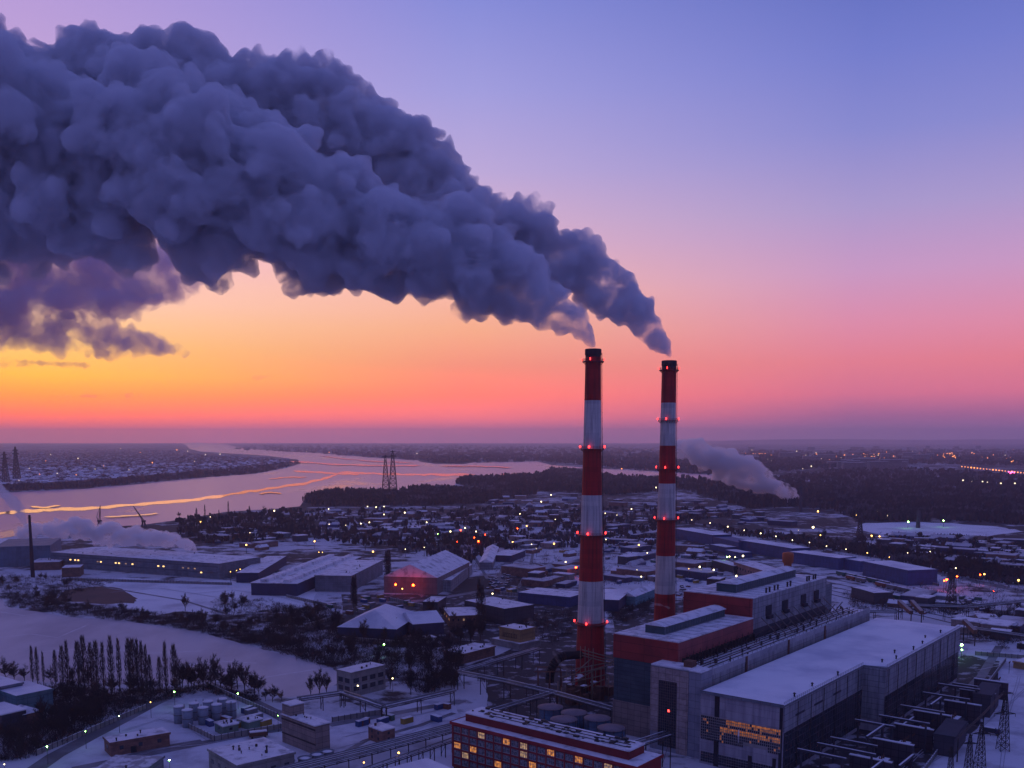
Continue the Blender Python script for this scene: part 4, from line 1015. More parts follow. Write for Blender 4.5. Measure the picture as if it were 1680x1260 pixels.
def poplar(seed, h, w_, dens=420):
    rn = random.Random(seed); random.seed(seed); mb = MB(); v, f = [], []
    mb.tube((0,0,0),(0,0,h*.5),h*.012,h*.008,n=6); mb.tube((0,0,h*.5),(0,0,h*.97),h*.008,.03,n=4)
    for k in range(60):
        z = h*rn.uniform(.12,.85); a = rn.uniform(0,6.28); r_ = w_*(.5+.5*math.sin(math.pi*min(1, z/h)))*.8
        mb.tube((0,0,z),(r_*.5*math.cos(a),r_*.5*math.sin(a),z+h*.10),.07,.03,n=3)
    for k in range(dens):
        z = h*rn.uniform(.08,.98)**.9; env = w_*(math.sin(math.pi*min(1, (z/h)**.8)))**.6; a = rn.uniform(0,6.28); rr = env*math.sqrt(rn.random())
        twig(v, f, Vector((rr*math.cos(a), rr*math.sin(a), z)), Vector((math.cos(a)*.25, math.sin(a)*.25, 1)).normalized(), h*.08*rn.uniform(.6,1.3), .09)
    tm = mb.mesh('poplar_trunk', BARK); cm = bpy.data.meshes.new('poplar_crown'); cm.from_pydata(v, [], f); cm.materials.append(TWIG)
    return tm, cm
def shrubm(seed, h, w_):
    rn = random.Random(seed); random.seed(seed); mb = MB(); v, f = [], []
    for k in range(7):
        a = rn.uniform(0,6.28); mb.tube((0,0,0),(w_*.5*math.cos(a),w_*.5*math.sin(a),h*.7),.09,.03,n=3)
    for k in range(150):
        a = rn.uniform(0,6.28); rr = w_*math.sqrt(rn.random()); z = h*rn.uniform(.05,.75)*(1-.4*rr/w_)
        twig(v, f, Vector((rr*math.cos(a), rr*math.sin(a), z)), Vector((math.cos(a)*.5, math.sin(a)*.5, rn.uniform(.2,1))).normalized(), h*.3, .10)
    tm = mb.mesh('shrub_stem', BARK); cm = bpy.data.meshes.new('shrub_twigs'); cm.from_pydata(v, [], f); cm.materials.append(TWIG)
    return tm, cm
OVAL = [bare_tree(s, 15, .75, 'tree', 1.2) for s in (1,2,3,4,5,6)]
TALL = [bare_tree(s, 20, .45, 'tree', 1.0, up=.8) for s in (11,12,13)]
POP = [poplar(s, 22, wd_, dn) for s, wd_, dn in ((1,1.1,500),(2,1.5,700),(3,.9,420),(4,1.3,560),(5,1.9,800))]
SHR = [shrubm(s, 4.5, 3) for s in (1,2,3)]
ROOTS = {}
def plant(kind, i, loc, sc_, label, group, cat='tree', name=None):
    meshes = {'oval': OVAL, 'tall': TALL, 'pop': POP, 'shrub': SHR}[kind]; i %= len(meshes); key = (kind, i)
    nm = name or {'oval': 'bare_tree', 'tall': 'bare_tree', 'pop': 'poplar_tree', 'shrub': 'shrub'}[kind]
    rz = random.uniform(0, 6.28)
    if key not in ROOTS:
        t = thing(nm, label, cat, loc, rz, group); t.scale = (sc_,)*3
        link('trunk' if kind != 'shrub' else 'stem', meshes[i][0], t); link('crown' if kind != 'shrub' else 'twigs', meshes[i][1], t); ROOTS[key] = t
        return t
    return dup(ROOTS[key], loc, rz, sc_, label, group)
random.seed(21)
px_ = [(54,1116,1072),(62,1117,1074),(72,1118,1080),(92,1120,1078),(104,1122,1072),(112,1124,1064),(130,1130,1066),(139,1131,1057),(151,1130,1067),(160,1130,1065),(171,1130,1067),(184,1131,1058),(197,1130,1060),(213,1131,1060),(220,1130,1062),(227,1130,1062),(234,1130,1066),(241,1131,1070),(247,1134,1086),(263,1134,1090),(273,1130,1066),(287,1131,1070)]
for k, (x, yb, yt) in enumerate(px_):
    yb += 6; b = P(x, yb); h_ = PD(x, yt-8, b.y).z*1.05
    plant('pop', [0,3,2,1,4][k % 5] if x not in (139,287,130) else 4, b, h_/22*1.0, 'tall leafless poplar by the frozen pond '+('near the left end' if x < 100 else 'in the dense left half' if x < 165 else 'in the evenly spaced middle' if x < 235 else 'near the right end'), 'poplars along the frozen pond')
singles = [('tall',(296,1130),1068),('tall',(309,1131),1072),('tall',(334,1133),1066),('oval',(362,1133),1078),('tall',(380,1134),1078),('tall',(402,1137),1076),('oval',(418,1140),1086),('oval',(447,1152),1110),('tall',(510,1144),1100),('tall',(536,1142),1094),('oval',(40,1120),1080),('oval',(84,1122),1082),('tall',(120,1128),1084),('tall',(145,1130),1086),('tall',(354,1128),1062),('tall',(390,1130),1072),('oval',(300,1128),1078),('oval',(318,1130),1074),('oval',(326,1131),1076),('oval',(345,1132),1085),('oval',(372,1132),1094),('oval',(412,1138),1090),('oval',(425,1142),1095),('oval',(10,1118),1062),('oval',(24,1120),1072),('tall',(524,1142),1086),('oval',(462,1150),1126),
    ('oval',(436,1150),1120),('tall',(304,1003),966),('pop',(580,998),946),('pop',(584,1000),944),('pop',(634,960),905),('pop',(640,962),902),('pop',(786,1040),952),('pop',(791,1042),962),('oval',(649,1040),1004),('oval',(612,1035),1010),('tall',(1560,962),925),('pop',(1446,940),914),('pop',(582,1000),950),('pop',(637,962),904),
    ('tall',(745,1140),1084),('tall',(640,1130),1085)]
for k, (kd, b, yt) in enumerate(singles):
    q = P(*b); h_ = PD(b[0], yt, q.y).z
    place = 'beside the frozen pond' if b[0] < 560 and b[1] > 1060 else 'on the snow field beyond the pond' if b[0] < 400 else 'among the factory halls' if b[1] < 1000 else 'near the navy workshops' if b[1] < 1060 else 'by the pipe bridge'
    plant(kd, k, q, h_/{'tall': 22, 'oval': 18, 'pop': 22}[kd], {'tall': 'tall slender bare tree', 'oval': 'broad bare tree', 'pop': 'dark columnar tree'}[kd]+' '+place, 'single trees '+place)
def grove(poly, n, kinds, smin, smax, label, group, seed, cat='tree', avoid=True, hs=1):
    for k, (x, y) in enumerate(scatter(poly, n, seed)):
        q = P(x, y)
        if avoid and any((q-c).length < r_*.95 for c, r_ in BLD): continue
        plant(kinds[k % len(kinds)], k, q, random.uniform(smin, smax)*hs, label, group, cat)
grove([(15,978),(60,985),(130,998),(220,1006),(330,1022),(420,1040),(470,1055),(545,1090),(545,1094),(440,1064),(330,1036),(230,1019),(110,1008),(14,992)], 110, ['shrub','oval','shrub'], .45, .95, 'dark bare shrub on the far bank of the frozen pond', 'shrubs along the far pond bank', 31, avoid=False)
grove([(360,985),(430,990),(470,1010),(470,1040),(400,1035),(365,1020)], 26, ['oval','shrub'], .5, .85, 'bare tree in the thicket above the pond bank', 'thicket above the pond bank', 32)
grove([(470,1010),(540,1000),(570,1040),(640,1060),(640,1100),(560,1090),(500,1070)], 34, ['oval','tall','oval'], .6, .95, 'bare tree in the dark grove left of the navy workshops', 'grove left of the workshops', 33)
grove([(640,1060),(740,1040),(760,1100),(740,1140),(680,1150),(650,1120)], 30, ['tall','oval'], .65, 1.0, 'bare tree in the grove between pipe bridge and pipe racks', 'grove between the pipe bridge and racks', 34)
grove([(690,1010),(800,1030),(800,1055),(740,1060),(690,1040)], 22, ['oval','tall'], .6, .95, 'bare tree between navy workshops and ochre plant building', 'trees by the ochre plant building', 35)
grove([(60,1160),(120,1150),(200,1145),(240,1155),(190,1180),(120,1215),(40,1250),(0,1258),(0,1210),(60,1200)], 44, ['oval','tall','oval','shrub'], .6, 1.0, 'bare tree in the dark grove along the left road', 'grove along the left road', 36)
grove([(100,1132),(300,1134),(330,1120),(430,1140),(420,1150),(330,1128),(250,1150),(100,1150)], 40, ['shrub','oval','shrub'], .5, .9, 'bare undergrowth tree at the foot of the poplar row', 'undergrowth below the poplars', 37)
grove([(0,940),(90,945),(180,952),(80,975),(0,985)], 26, ['oval','shrub'], .5, .8, 'bare tree beyond the frozen pond by the brick sheds', 'trees by the brick sheds', 38)
grove([(280,850),(480,838),(500,870),(420,890),(300,890)], 34, ['oval','pop','oval'], .7, 1.2, 'bare tree on the river bank behind the long factory hall', 'trees on the river bank', 39)
grove([(1380,985),(1680,1000),(1680,1075),(1600,1060),(1590,1015),(1400,995)], 26, ['oval','shrub','oval'], .45, .8, 'bare tree beyond the turbine hall at right', 'trees beyond the turbine hall', 40)
grove([(1290,900),(1400,915),(1500,925),(1560,945),(1680,962),(1680,935),(1560,918),(1400,890),(1290,880)], 40, ['oval','tall'], .7, 1.05, 'bare roadside tree behind the blue warehouses', 'trees behind the blue warehouses', 41)
grove([(560,870),(640,880),(770,890),(790,910),(700,915),(560,900)], 24, ['oval'], .8, 1.3, 'bare tree behind the ridged and gabled halls', 'trees behind the halls', 42)
grove([(1100,880),(1170,890),(1180,960),(1110,960)], 24, ['oval','shrub'], .5, .85, 'bare tree in the yard right of the farther chimney', 'yard trees by the farther chimney', 43)
# woods that read as one mass: many small clumps of twig faces
def woods(name, label, poly, n, h_, w_, seed, spacing_px=None):
    rn = np.random.RandomState(seed); pts = scatter(poly, n, seed)
    V, F = [], []
    for x, y in pts:
        q = P(x, y); s_ = rn.uniform(.55, 1.25); hh, ww = h_*s_, w_*s_
        for k in range(7):
            a = rn.uniform(0, 6.28); cx_, cy_ = q.x+rn.normal()*ww*.35, q.y+rn.normal()*ww*.5
            b_ = rn.uniform(0, .35)*hh; t_ = hh*rn.uniform(.65, 1.05); dx, dy = math.cos(a)*ww*.28, math.sin(a)*ww*.28
            i = len(V)
            V += [(cx_-dx*.5, cy_-dy*.5, b_), (cx_+dx*.4, cy_+dy*.4, b_*.6), (cx_+dx, cy_+dy, b_+(t_-b_)*.62), (cx_+dx*.2, cy_+dy*.2, t_), (cx_-dx, cy_-dy, b_+(t_-b_)*.7)]
            F.append((i, i+1, i+2, i+3, i+4))
    me = bpy.data.meshes.new(name); me.from_pydata(V, [], F); me.materials.append(WOODS)
    o = link(name, me); return tag(o, label, 'woods', None, 'stuff')
def brush(name, label, poly, n, h_, w_, seed, per=46):
    rn = np.random.RandomState(seed); pts = scatter(poly, n, seed); n_ = len(pts)*per
    Q = np.array([tuple(P(x, y)) for x, y in pts]); Q = np.repeat(Q, per, 0); sz = np.repeat(rn.uniform(.5, 1.35, len(pts)), per)
    ang = rn.uniform(0, 6.28, n_); rr = w_*sz*np.sqrt(rn.rand(n_)); z = h_*sz*rn.uniform(0, .7, n_)*(1-.45*rr/(w_*sz))
    b = Q+np.stack([rr*np.cos(ang), rr*np.sin(ang), z], 1)
    d = np.stack([np.cos(ang)*.5+rn.randn(n_)*.35, np.sin(ang)*.5+rn.randn(n_)*.35, rn.uniform(.4, 1.3, n_)], 1)*(h_*sz*rn.uniform(.2,.5,n_))[:, None]
    a2 = rn.uniform(0, 6.28, n_); ww = np.stack([np.cos(a2), np.sin(a2), 0*a2], 1)*.13
    V = np.stack([b-ww, b+ww, b+d], 1).reshape(-1, 3); F = np.arange(n_*3).reshape(-1, 3)
    me = bpy.data.meshes.new(name); me.from_pydata(V.tolist(), [], F.tolist()); me.materials.append(TWIG)
    return tag(link(name, me), label, 'undergrowth', None, 'stuff')
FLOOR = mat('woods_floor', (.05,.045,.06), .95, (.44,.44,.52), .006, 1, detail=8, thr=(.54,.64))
wr = [(1100,782),(1180,790),(1250,786),(1330,775),(1450,768),(1560,772),(1690,780),(1690,862),(1560,856),(1420,856),(1360,838),(1300,832),(1230,836),(1160,816),(1100,798)]
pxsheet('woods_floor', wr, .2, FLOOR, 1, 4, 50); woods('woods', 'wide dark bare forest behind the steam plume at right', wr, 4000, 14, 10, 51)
wl = [(498,824),(512,812),(560,806),(640,808),(700,800),(790,806),(860,800),(880,812),(800,826),(700,830),(600,832),(520,832)]
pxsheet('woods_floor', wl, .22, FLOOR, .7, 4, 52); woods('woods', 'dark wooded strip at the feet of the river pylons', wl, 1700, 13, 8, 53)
wm = [(748,794),(760,785),(830,783),(890,778),(905,770),(955,772),(990,780),(1060,786),(1100,790),(1100,806),(1000,812),(880,806),(790,802)]
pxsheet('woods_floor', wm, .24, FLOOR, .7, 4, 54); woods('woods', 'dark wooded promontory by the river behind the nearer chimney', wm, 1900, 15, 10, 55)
wi = [(686,753),(700,750),(740,749),(780,752),(786,757),(760,760),(715,760)]
woods('island_woods', 'low wooded island in the frozen river', wi, 420, 18, 22, 56)
wf = [(380,738),(460,741),(520,744),(600,751),(690,756),(790,759),(880,757),(1000,768),(1200,782),(1330,770),(1330,742),(1000,735),(700,730),(420,729)]
woods('far_shore_woods', 'hazy wooded far shore beyond the river', wf, 2600, 22, 30, 57)
we = [(0,808),(20,807),(130,802),(220,794),(330,784),(420,777),(470,767),(494,760),(470,758),(400,770),(300,779),(160,793),(0,800)]
woods('shore_woods', 'dark tree fringe along the settlement river bank', we, 900, 12, 10, 58)
wn_ = [(1400,738),(1690,738),(1690,765),(1500,762),(1350,770),(1250,760)]
woods('far_woods', 'hazy woods around the distant city lights', wn_, 1200, 20, 28, 59)
wq = [(1400,880),(1560,880),(1690,890),(1690,935),(1560,925),(1400,905)]
for lab_, po_, n_, h_, w_, sd_ in (('dark undergrowth band along the far bank of the frozen pond', [(10,972),(60,978),(130,993),(220,1002),(330,1018),(420,1036),(480,1052),(555,1092),(548,1098),(440,1066),(330,1038),(230,1022),(110,1010),(14,995)], 1500, 3.6, 3.0, 70),
    ('dark undergrowth under the poplar row', [(40,1128),(300,1134),(330,1126),(430,1146),(420,1154),(330,1136),(250,1154),(100,1160),(30,1135)], 700, 3.2, 2.4, 71),
    ('dark undergrowth in the grove along the left road', [(60,1165),(120,1152),(200,1148),(240,1155),(190,1178),(120,1212),(40,1245),(0,1250),(0,1190)], 650, 4.5, 2.6, 72),
    ('dark undergrowth in the grove left of the navy workshops', [(440,1000),(545,998),(565,1040),(640,1048),(650,1100),(560,1092),(500,1072),(440,1050)], 1100, 4.5, 3.2, 73),
    ('dark undergrowth between pipe bridge and pipe racks', [(640,1060),(760,1040),(765,1095),(740,1130),(690,1140),(640,1110)], 620, 4.5, 2.8, 74),
    ('dark undergrowth above the pond bank', [(350,985),(430,985),(500,1000),(500,1045),(400,1035),(350,1020)], 420, 3.6, 2.8, 75),
    ('dark scrub beyond the pond by the brick sheds', [(0,945),(90,947),(190,955),(150,968),(90,984),(0,985)], 420, 3.6, 3.4, 76),
    ('dark scrub on the river bank behind the long factory hall', [(290,850),(490,836),(510,872),(420,895),(300,890)], 480, 8, 6, 77),
    ('dark scrub behind the turbine hall and along the railway', [(1390,975),(1690,1000),(1690,1060),(1600,1052),(1590,1012),(1400,1000)], 620, 4.5, 3.6, 78),
    ('dark scrub strip behind the blue warehouses', [(1120,858),(1300,882),(1400,893),(1560,920),(1690,937),(1690,965),(1560,945),(1500,928),(1390,908),(1200,878)], 620, 7, 6, 79),
    ('dark clutter of bushes around the chimney feet', [(820,1010),(940,1000),(940,1040),(900,1062),(880,1040)], 260, 4, 3, 80),
    ('dark scrub between the two chimney bases', [(996,985),(1075,985),(1072,1010),(1000,1025)], 260, 4, 3, 81)):
    (brush if max(q[1] for q in po_) > 975 else woods)('undergrowth', lab_, po_, int(n_*.6) if max(q[1] for q in po_) > 975 else n_, h_, w_, sd_)
woods('scrub', 'patchy dark scrub on the snowy waste ground at right', wq, 320, 6, 6, 60)
wp = [(500,840),(800,835),(1100,830),(1250,845),(1100,860),(1090,900),(850,900),(760,930),(640,900),(450,880)]
woods('scrub', 'scattered bare scrub among the far factory yards', wp, 1300, 8, 6, 61)

# ------------------------------------------------------------------ houses and yards in the distance
SNOWF = mat('thin_patchy_snow', (.50,.50,.55), .85, (.14,.12,.14), .03, 1, thr=(.40,.62))
WINB = mat('house_window', (.03,.03,.04), .3)
def house_mesh(seed, L_, W, h_, wallm, gable=True, roofm=None):
    mb = MB(); mb.box(-L_/2,L_/2,-W/2,W/2,0,h_,0)
    if gable:
        g_ = W*.35; mb.add([(-L_/2-.4,-W/2-.4,h_),(L_/2+.4,-W/2-.4,h_),(L_/2+.4,W/2+.4,h_),(-L_/2-.4,W/2+.4,h_),(-L_/2-.4,0,h_+g_),(L_/2+.4,0,h_+g_)], [(0,1,5,4),(2,3,4,5),(0,4,3),(1,2,5),(0,3,2,1)], 1)
        mb.box(L_*.2,L_*.2+.8,.6,1.4,h_+g_*.3,h_+g_+1.2,0)
    else: mb.box(-L_/2-.3,L_/2+.3,-W/2-.3,W/2+.3,h_+.01,h_+.6,1)
    for k in range(int(L_/3.2)): x = -L_/2+1.2+k*3.2; mb.box(x,x+1.2,-W/2-.08,-W/2-.01,1.2,2.6,2)
    return mb.mesh('house', [wallm, roofm or SNOW, WINDARK])
HM = [house_mesh(1,12,9,5.5,BROWN), house_mesh(2,10,8,5,CONC), house_mesh(3,15,10,7,BEIGE), house_mesh(4,11,9,6,OCHRE), house_mesh(5,14,8,6,DGREY)]
hcol = ['brown','pale','beige','ochre','grey']
sett = [(0,742),(120,738),(230,736),(300,740),(320,746),(400,750),(470,756),(478,760),(410,768),(300,777),(180,789),(60,797),(0,800)]
rn = random.Random(77)
near_p = scatter([(0,770),(200,766),(460,757),(478,760),(410,768),(300,777),(180,789),(60,797),(0,800)], 300, 77)
for x, y in near_p:
    k = rn.randrange(5); o = link('house', HM[k], None, P(x, y), rn.uniform(0, 3.14)); o.scale = (1.4,1.4,1.3)
    tag(o, f'small {hcol[k]} house in the settlement across the river'+(' near the left edge' if x < 160 else ' near its tip' if x > 330 else ' at its middle'), 'house', 'houses of the settlement across the river')
V, F, M_ = [], [], []
mbh = MB()
for x, y in scatter(sett, 2300, 78):
    q = P(x, y); a = rn.uniform(0, 3.14); c, s_ = math.cos(a), math.sin(a); L_, W, h_ = rn.uniform(10,20), rn.uniform(8,12), rn.uniform(5,8); g_ = 3.5
    base = [(-L_/2,-W/2),(L_/2,-W/2),(L_/2,W/2),(-L_/2,W/2)]
    T = lambda p_, z: (q.x+p_[0]*c-p_[1]*s_, q.y+p_[0]*s_+p_[1]*c, z)
    mbh.add([T(p_, 0) for p_ in base]+[T(p_, h_) for p_ in base], [(0,1,5,4),(1,2,6,5),(2,3,7,6),(3,0,4,7)], 0)
    mbh.add([T(p_, h_) for p_ in base]+[T((-L_/2,0), h_+g_), T((L_/2,0), h_+g_)], [(0,1,5,4),(2,3,4,5),(0,4,3),(1,2,5)], 1)
tag(mbh.build('settlement_houses', [BROWN, SNOWF]), 'dense mass of snowy-roofed houses deep in the settlement across the river', 'houses', None, 'stuff')
woods('settlement_trees', 'dark garden trees between the houses across the river', sett, 4200, 9, 8, 62)
# industrial sheds and blocks of the middle distance
CM = []
for k, (L_, W, h_, m_) in enumerate(((30,14,6,GREYM),(46,18,8,NAVY),(22,12,5,BROWN),(60,16,7,CONC),(18,14,9,DGREY),(34,12,5,BLUEM),(26,16,8,BEIGE),(40,22,9,BRICK))):
    CM.append(house_mesh(k, L_, W, h_, m_, k in (2,5), SNOWF if k % 2 else None))
cn = ['grey','navy','brown','pale concrete','dark','blue','beige','brick']
zones = [([(500,836),(700,836),(800,850),(760,878),(620,885),(540,870)],64,'between the river pylons and the ridged halls','sheds below the river pylons'),
    ([(800,815),(960,815),(960,870),(820,865)],44,'left of the nearer chimney toward the river','sheds left of the nearer chimney'),
    ([(820,880),(950,880),(950,965),(860,960)],26,'by the car park left of the chimneys','sheds by the car park'),
    ([(996,815),(1078,820),(1078,955),(1000,955)],38,'between the two striped chimneys','sheds between the chimneys'),
    ([(1110,820),(1230,840),(1300,862),(1180,862),(1110,850)],30,'beyond the row of blue warehouses','sheds beyond the blue warehouses'),
    ([(1115,895),(1160,905),(1165,940),(1115,955)],10,'in the lamp-lit yard right of the chimneys','sheds in the lamp-lit yard'),
    ([(1380,880),(1540,884),(1690,895),(1690,940),(1560,925)],46,'on the snowy waste ground at the right','sheds on the waste ground'),
    ([(300,870),(420,872),(520,890),(420,905),(380,905)],16,'behind the long factory hall','sheds behind the long factory hall'),
    ([(1560,1000),(1690,1000),(1690,1070),(1600,1060)],12,'beyond the substation yard','sheds beyond the substation'),
    ([(1440,975),(1560,985),(1560,1000),(1440,995)],8,'by the railway behind the turbine hall','sheds by the railway')]
for zi, (poly, n_, where, grp) in enumerate(zones):
    placed = []
    for k, (x, y) in enumerate(scatter(poly, n_*2, 100+zi)):
        if len(placed) >= n_: break
        q = P(x, y); m_ = rn.randrange(8); s_ = rn.uniform(.4, .95)
        if any((q-c).length < r_+12 for c, r_ in BLD) or any((q-c).length < 15 for c in placed) or (q-B1).length < 30 or (q-B2).length < 40: continue
        placed.append(q)
        o = link('shed', CM[m_], None, q, AU+(math.pi/2 if rn.random() < .5 else 0)+rn.gauss(0,.12)+(.5 if zi in (0,1) else 0)); o.scale = (s_, s_*rn.uniform(.8,1.2), s_)
        tag(o, f'{"small" if s_ < .8 else "long" if m_ in (1,3,7) else "low"} {cn[m_]} shed, snow-roofed, '+where, 'shed', grp)
# apartment blocks far away
ab = None
for k in range(46):
    x = rn.uniform(1370, 1475) if k < 16 else rn.uniform(1180, 1680); y = rn.uniform(763,772) if k < 16 else rn.uniform(736,760)
    q = P(x, y); L_, h_ = rn.uniform(50,110), rn.uniform(25,45)
    if ab is None:
        mb = MB(); mb.box(-40,40,-7,7,0,30,0); mb.box(-40.5,40.5,-7.5,7.5,30.01,31,1)
        for j in range(8): mb.box(-39,39,-7.1,-7.01,1.5+j*3.6,3.2+j*3.6,2)
        abm = mb.mesh('apartment_block', [mat('far_panel', (.34,.30,.32)), SNOW, WINDARK]); ab = 1
    o = link('apartment_block', abm, None, q, rn.uniform(-.4,.4)); o.scale = (L_/80, 1, h_/30)
    tag(o, 'pale apartment block in the row before the distant city lights' if k < 16 else 'hazy apartment block of the distant city on the right horizon', 'apartment block', 'distant apartment blocks')
# low hills along the right horizon
mb = MB(); n_ = 60; vs = []
for i in range(n_+1):
    t_ = i/n_; x = 1150+t_*700; q = P(x, 727); h_ = 60+90*math.sin(math.pi*t_)*(.7+.3*math.sin(9*t_)); d_ = q.normalized()
    vs += [(q.x, q.y, -1), (q.x*1.12, q.y*1.12, h_), (q.x*1.4, q.y*1.4, -1)]
fs = []
for i in range(n_): a = i*3; fs += [(a, a+3, a+4, a+1), (a+1, a+4, a+5, a+2)]
mb.add(vs, fs, 0, True); struct(mb.build('hills', FLOOR))

# ------------------------------------------------------------------ vehicles
def car_mesh(c, van=False):
    mb = MB(); h_ = 2.0 if van else 1.45
    mb.add([(-2.2,-.9,.35),(2.2,-.9,.35),(2.2,.9,.35),(-2.2,.9,.35),(-2.2,-.88,.95),(2.15,-.88,.85),(2.15,.88,.85),(-2.2,.88,.95)], [(0,3,2,1),(0,1,5,4),(1,2,6,5),(2,3,7,6),(3,0,4,7),(4,5,6,7)], 0)
    x0, x1 = (-2.15, 1.2) if van else (-1.7, .8)
    mb.add([(x0-.1,-.85,.9),(x1+.5,-.85,.9),(x1+.5,.85,.9),(x0-.1,.85,.9),(x0+.2,-.7,h_),(x1,-.7,h_),(x1,.7,h_),(x0+.2,.7,h_)], [(0,1,5,4),(1,2,6,5),(2,3,7,6),(3,0,4,7)], 1)
    mb.add([(x0+.15,-.75,h_+.01),(x1+.05,-.75,h_+.01),(x1+.05,.75,h_+.01),(x0+.15,.75,h_+.01),(x0+.15,-.75,h_+.15),(x1+.05,-.75,h_+.15),(x1+.05,.75,h_+.15),(x0+.15,.75,h_+.15)], [(0,3,2,1),(4,5,6,7),(0,1,5,4),(1,2,6,5),(2,3,7,6),(3,0,4,7)], 2)
    for x in (-1.4, 1.4):
        for y in (-.9, .7): mb.tube((x,y,.33),(x,y+.2,.33),.33,n=10,mi=3)
    return mb.mesh('car', [mat('car_'+c[0], c[1], .35, spec=.5), WINDARK, SNOW, STEEL])
CARM = [car_mesh(c, v) for c, v in ((('dark',(.03,.03,.04)),0),(('white',(.5,.5,.52)),1),(('blue',(.04,.09,.2)),0),(('red',(.25,.03,.03)),0),(('grey',(.2,.2,.22)),1))]
cc = ['dark','white','blue','red','grey']
lots = [([(806,945),(838,938),(832,965),(800,968)],26,'in the lot left of the nearer chimney'),([(862,925),(905,925),(900,955),(862,955)],26,'in the lot close to the nearer chimney'),([(1112,962),(1136,962),(1130,992),(1112,990)],14,'on the snow between farther chimney and boiler house'),([(1440,990),(1560,1000),(1600,1010),(1480,1008)],16,'by the railway behind the turbine hall')]
for li_, (poly, n_, where) in enumerate(lots):
    for k, (x, y) in enumerate(scatter(poly, n_, 200+li_)):
        m_ = rn.randrange(5); q = P(x, y); o = link('parked_car', CARM[m_], None, q, AU+rn.choice((0, math.pi/2))+rn.gauss(0,.05))
        tag(o, f'{cc[m_]} parked {"van" if m_ in (1,4) else "car"} '+where, 'van' if m_ in (1,4) else 'car', 'parked vehicles '+where)
# freight wagons
mb = MB(); mb.box(-6.5,6.5,-1.5,1.5,1.1,4.1,0); mb.box(-6.4,6.4,-1.4,1.4,4.11,4.3,1)
for x in (-4.6,-3.2,3.2,4.6): mb.tube((x,-1.2,.55),(x,1.2,.55),.5,n=10,mi=2)
wms = []
for nm_, c_ in (('green',(.03,.10,.08)),('rust',(.20,.05,.03)),('grey',(.12,.12,.14))):
    wms.append(mb.mesh('wagon', [mat('wagon_'+nm_, c_, .7), SNOW, STEEL]))
tracks = [((1396,952),(1560,990)),((1380,945),(1530,978)),((1420,975),(1570,1004))]
for ti, (a, b) in enumerate(tracks):
    q0, q1 = P(*a), P(*b); d_ = q1-q0; n_ = int(d_.length/14.5); rz = math.atan2(d_.y, d_.x)
    for k in range(n_):
        if rn.random() < .25: continue
        m_ = rn.choice((0,0,1,2)); o = link('freight_wagon', wms[m_], None, q0.lerp(q1, k/n_)+Vector((0,0,.1)), rz)
        tag(o, f'{("green","rusty red","grey")[m_]} freight wagon on the {("middle","farther","nearer")[ti]} track behind the turbine hall', 'wagon', 'freight wagons in the yard')

# shipping containers
cms = []
for nm_, c_ in (('blue',(.03,.07,.20)),('rusty',(.18,.06,.04)),('green',(.04,.12,.09)),('grey',(.2,.2,.22)),('yellow',(.34,.22,.05))):
    mb = MB(); mb.box(-3,3,-1.22,1.22,.1,2.7,0); mb.box(-2.95,2.95,-1.18,1.18,2.71,2.86,1)
    for q in range(11): mb.box(-2.8+q*.55,-2.6+q*.55,-1.27,-1.23,.2,2.6,0)
    cms.append((nm_, mb.mesh('container', [mat('container_'+nm_, c_, .6, stretch=(1,1,.2)), SNOW])))
for zi, (poly, n_, where) in enumerate([([(520,1000),(560,985),(640,975),(700,990),(660,1000),(560,1012)],16,'near the navy workshops'),([(800,880),(950,875),(950,975),(800,975)],44,'left of the nearer chimney'),
    ([(996,880),(1075,880),(1075,960),(996,960)],30,'between the two chimneys'),([(1112,880),(1160,890),(1230,930),(1150,960),(1112,955)],34,'right of the farther chimney'),([(1460,965),(1690,990),(1690,1010),(1560,1005)],30,'by the railway'),
    ([(1400,885),(1690,895),(1690,935),(1500,920)],40,'on the waste ground'),([(560,1185),(620,1175),(740,1160),(740,1180),(640,1200)],8,'on the yard by the small brick house'),([(310,1190),(350,1200),(440,1190),(470,1180),(440,1165),(400,1160)],8,'beside the storage tanks')]):
    for x, y in scatter(poly, n_, 300+zi):
        q = P(x, y)
        if any((q-c).length < r_ for c, r_ in BLD) or (q-B1).length < 14 or (q-B2).length < 14: continue
        nm_, me_ = cms[rn.randrange(5)]; o = link('shipping_container', me_, None, q, AU+rn.choice((0, math.pi/2))+rn.gauss(0,.08))
        tag(o, f'{nm_} snow-topped shipping container {where}', 'container', 'shipping containers '+where)
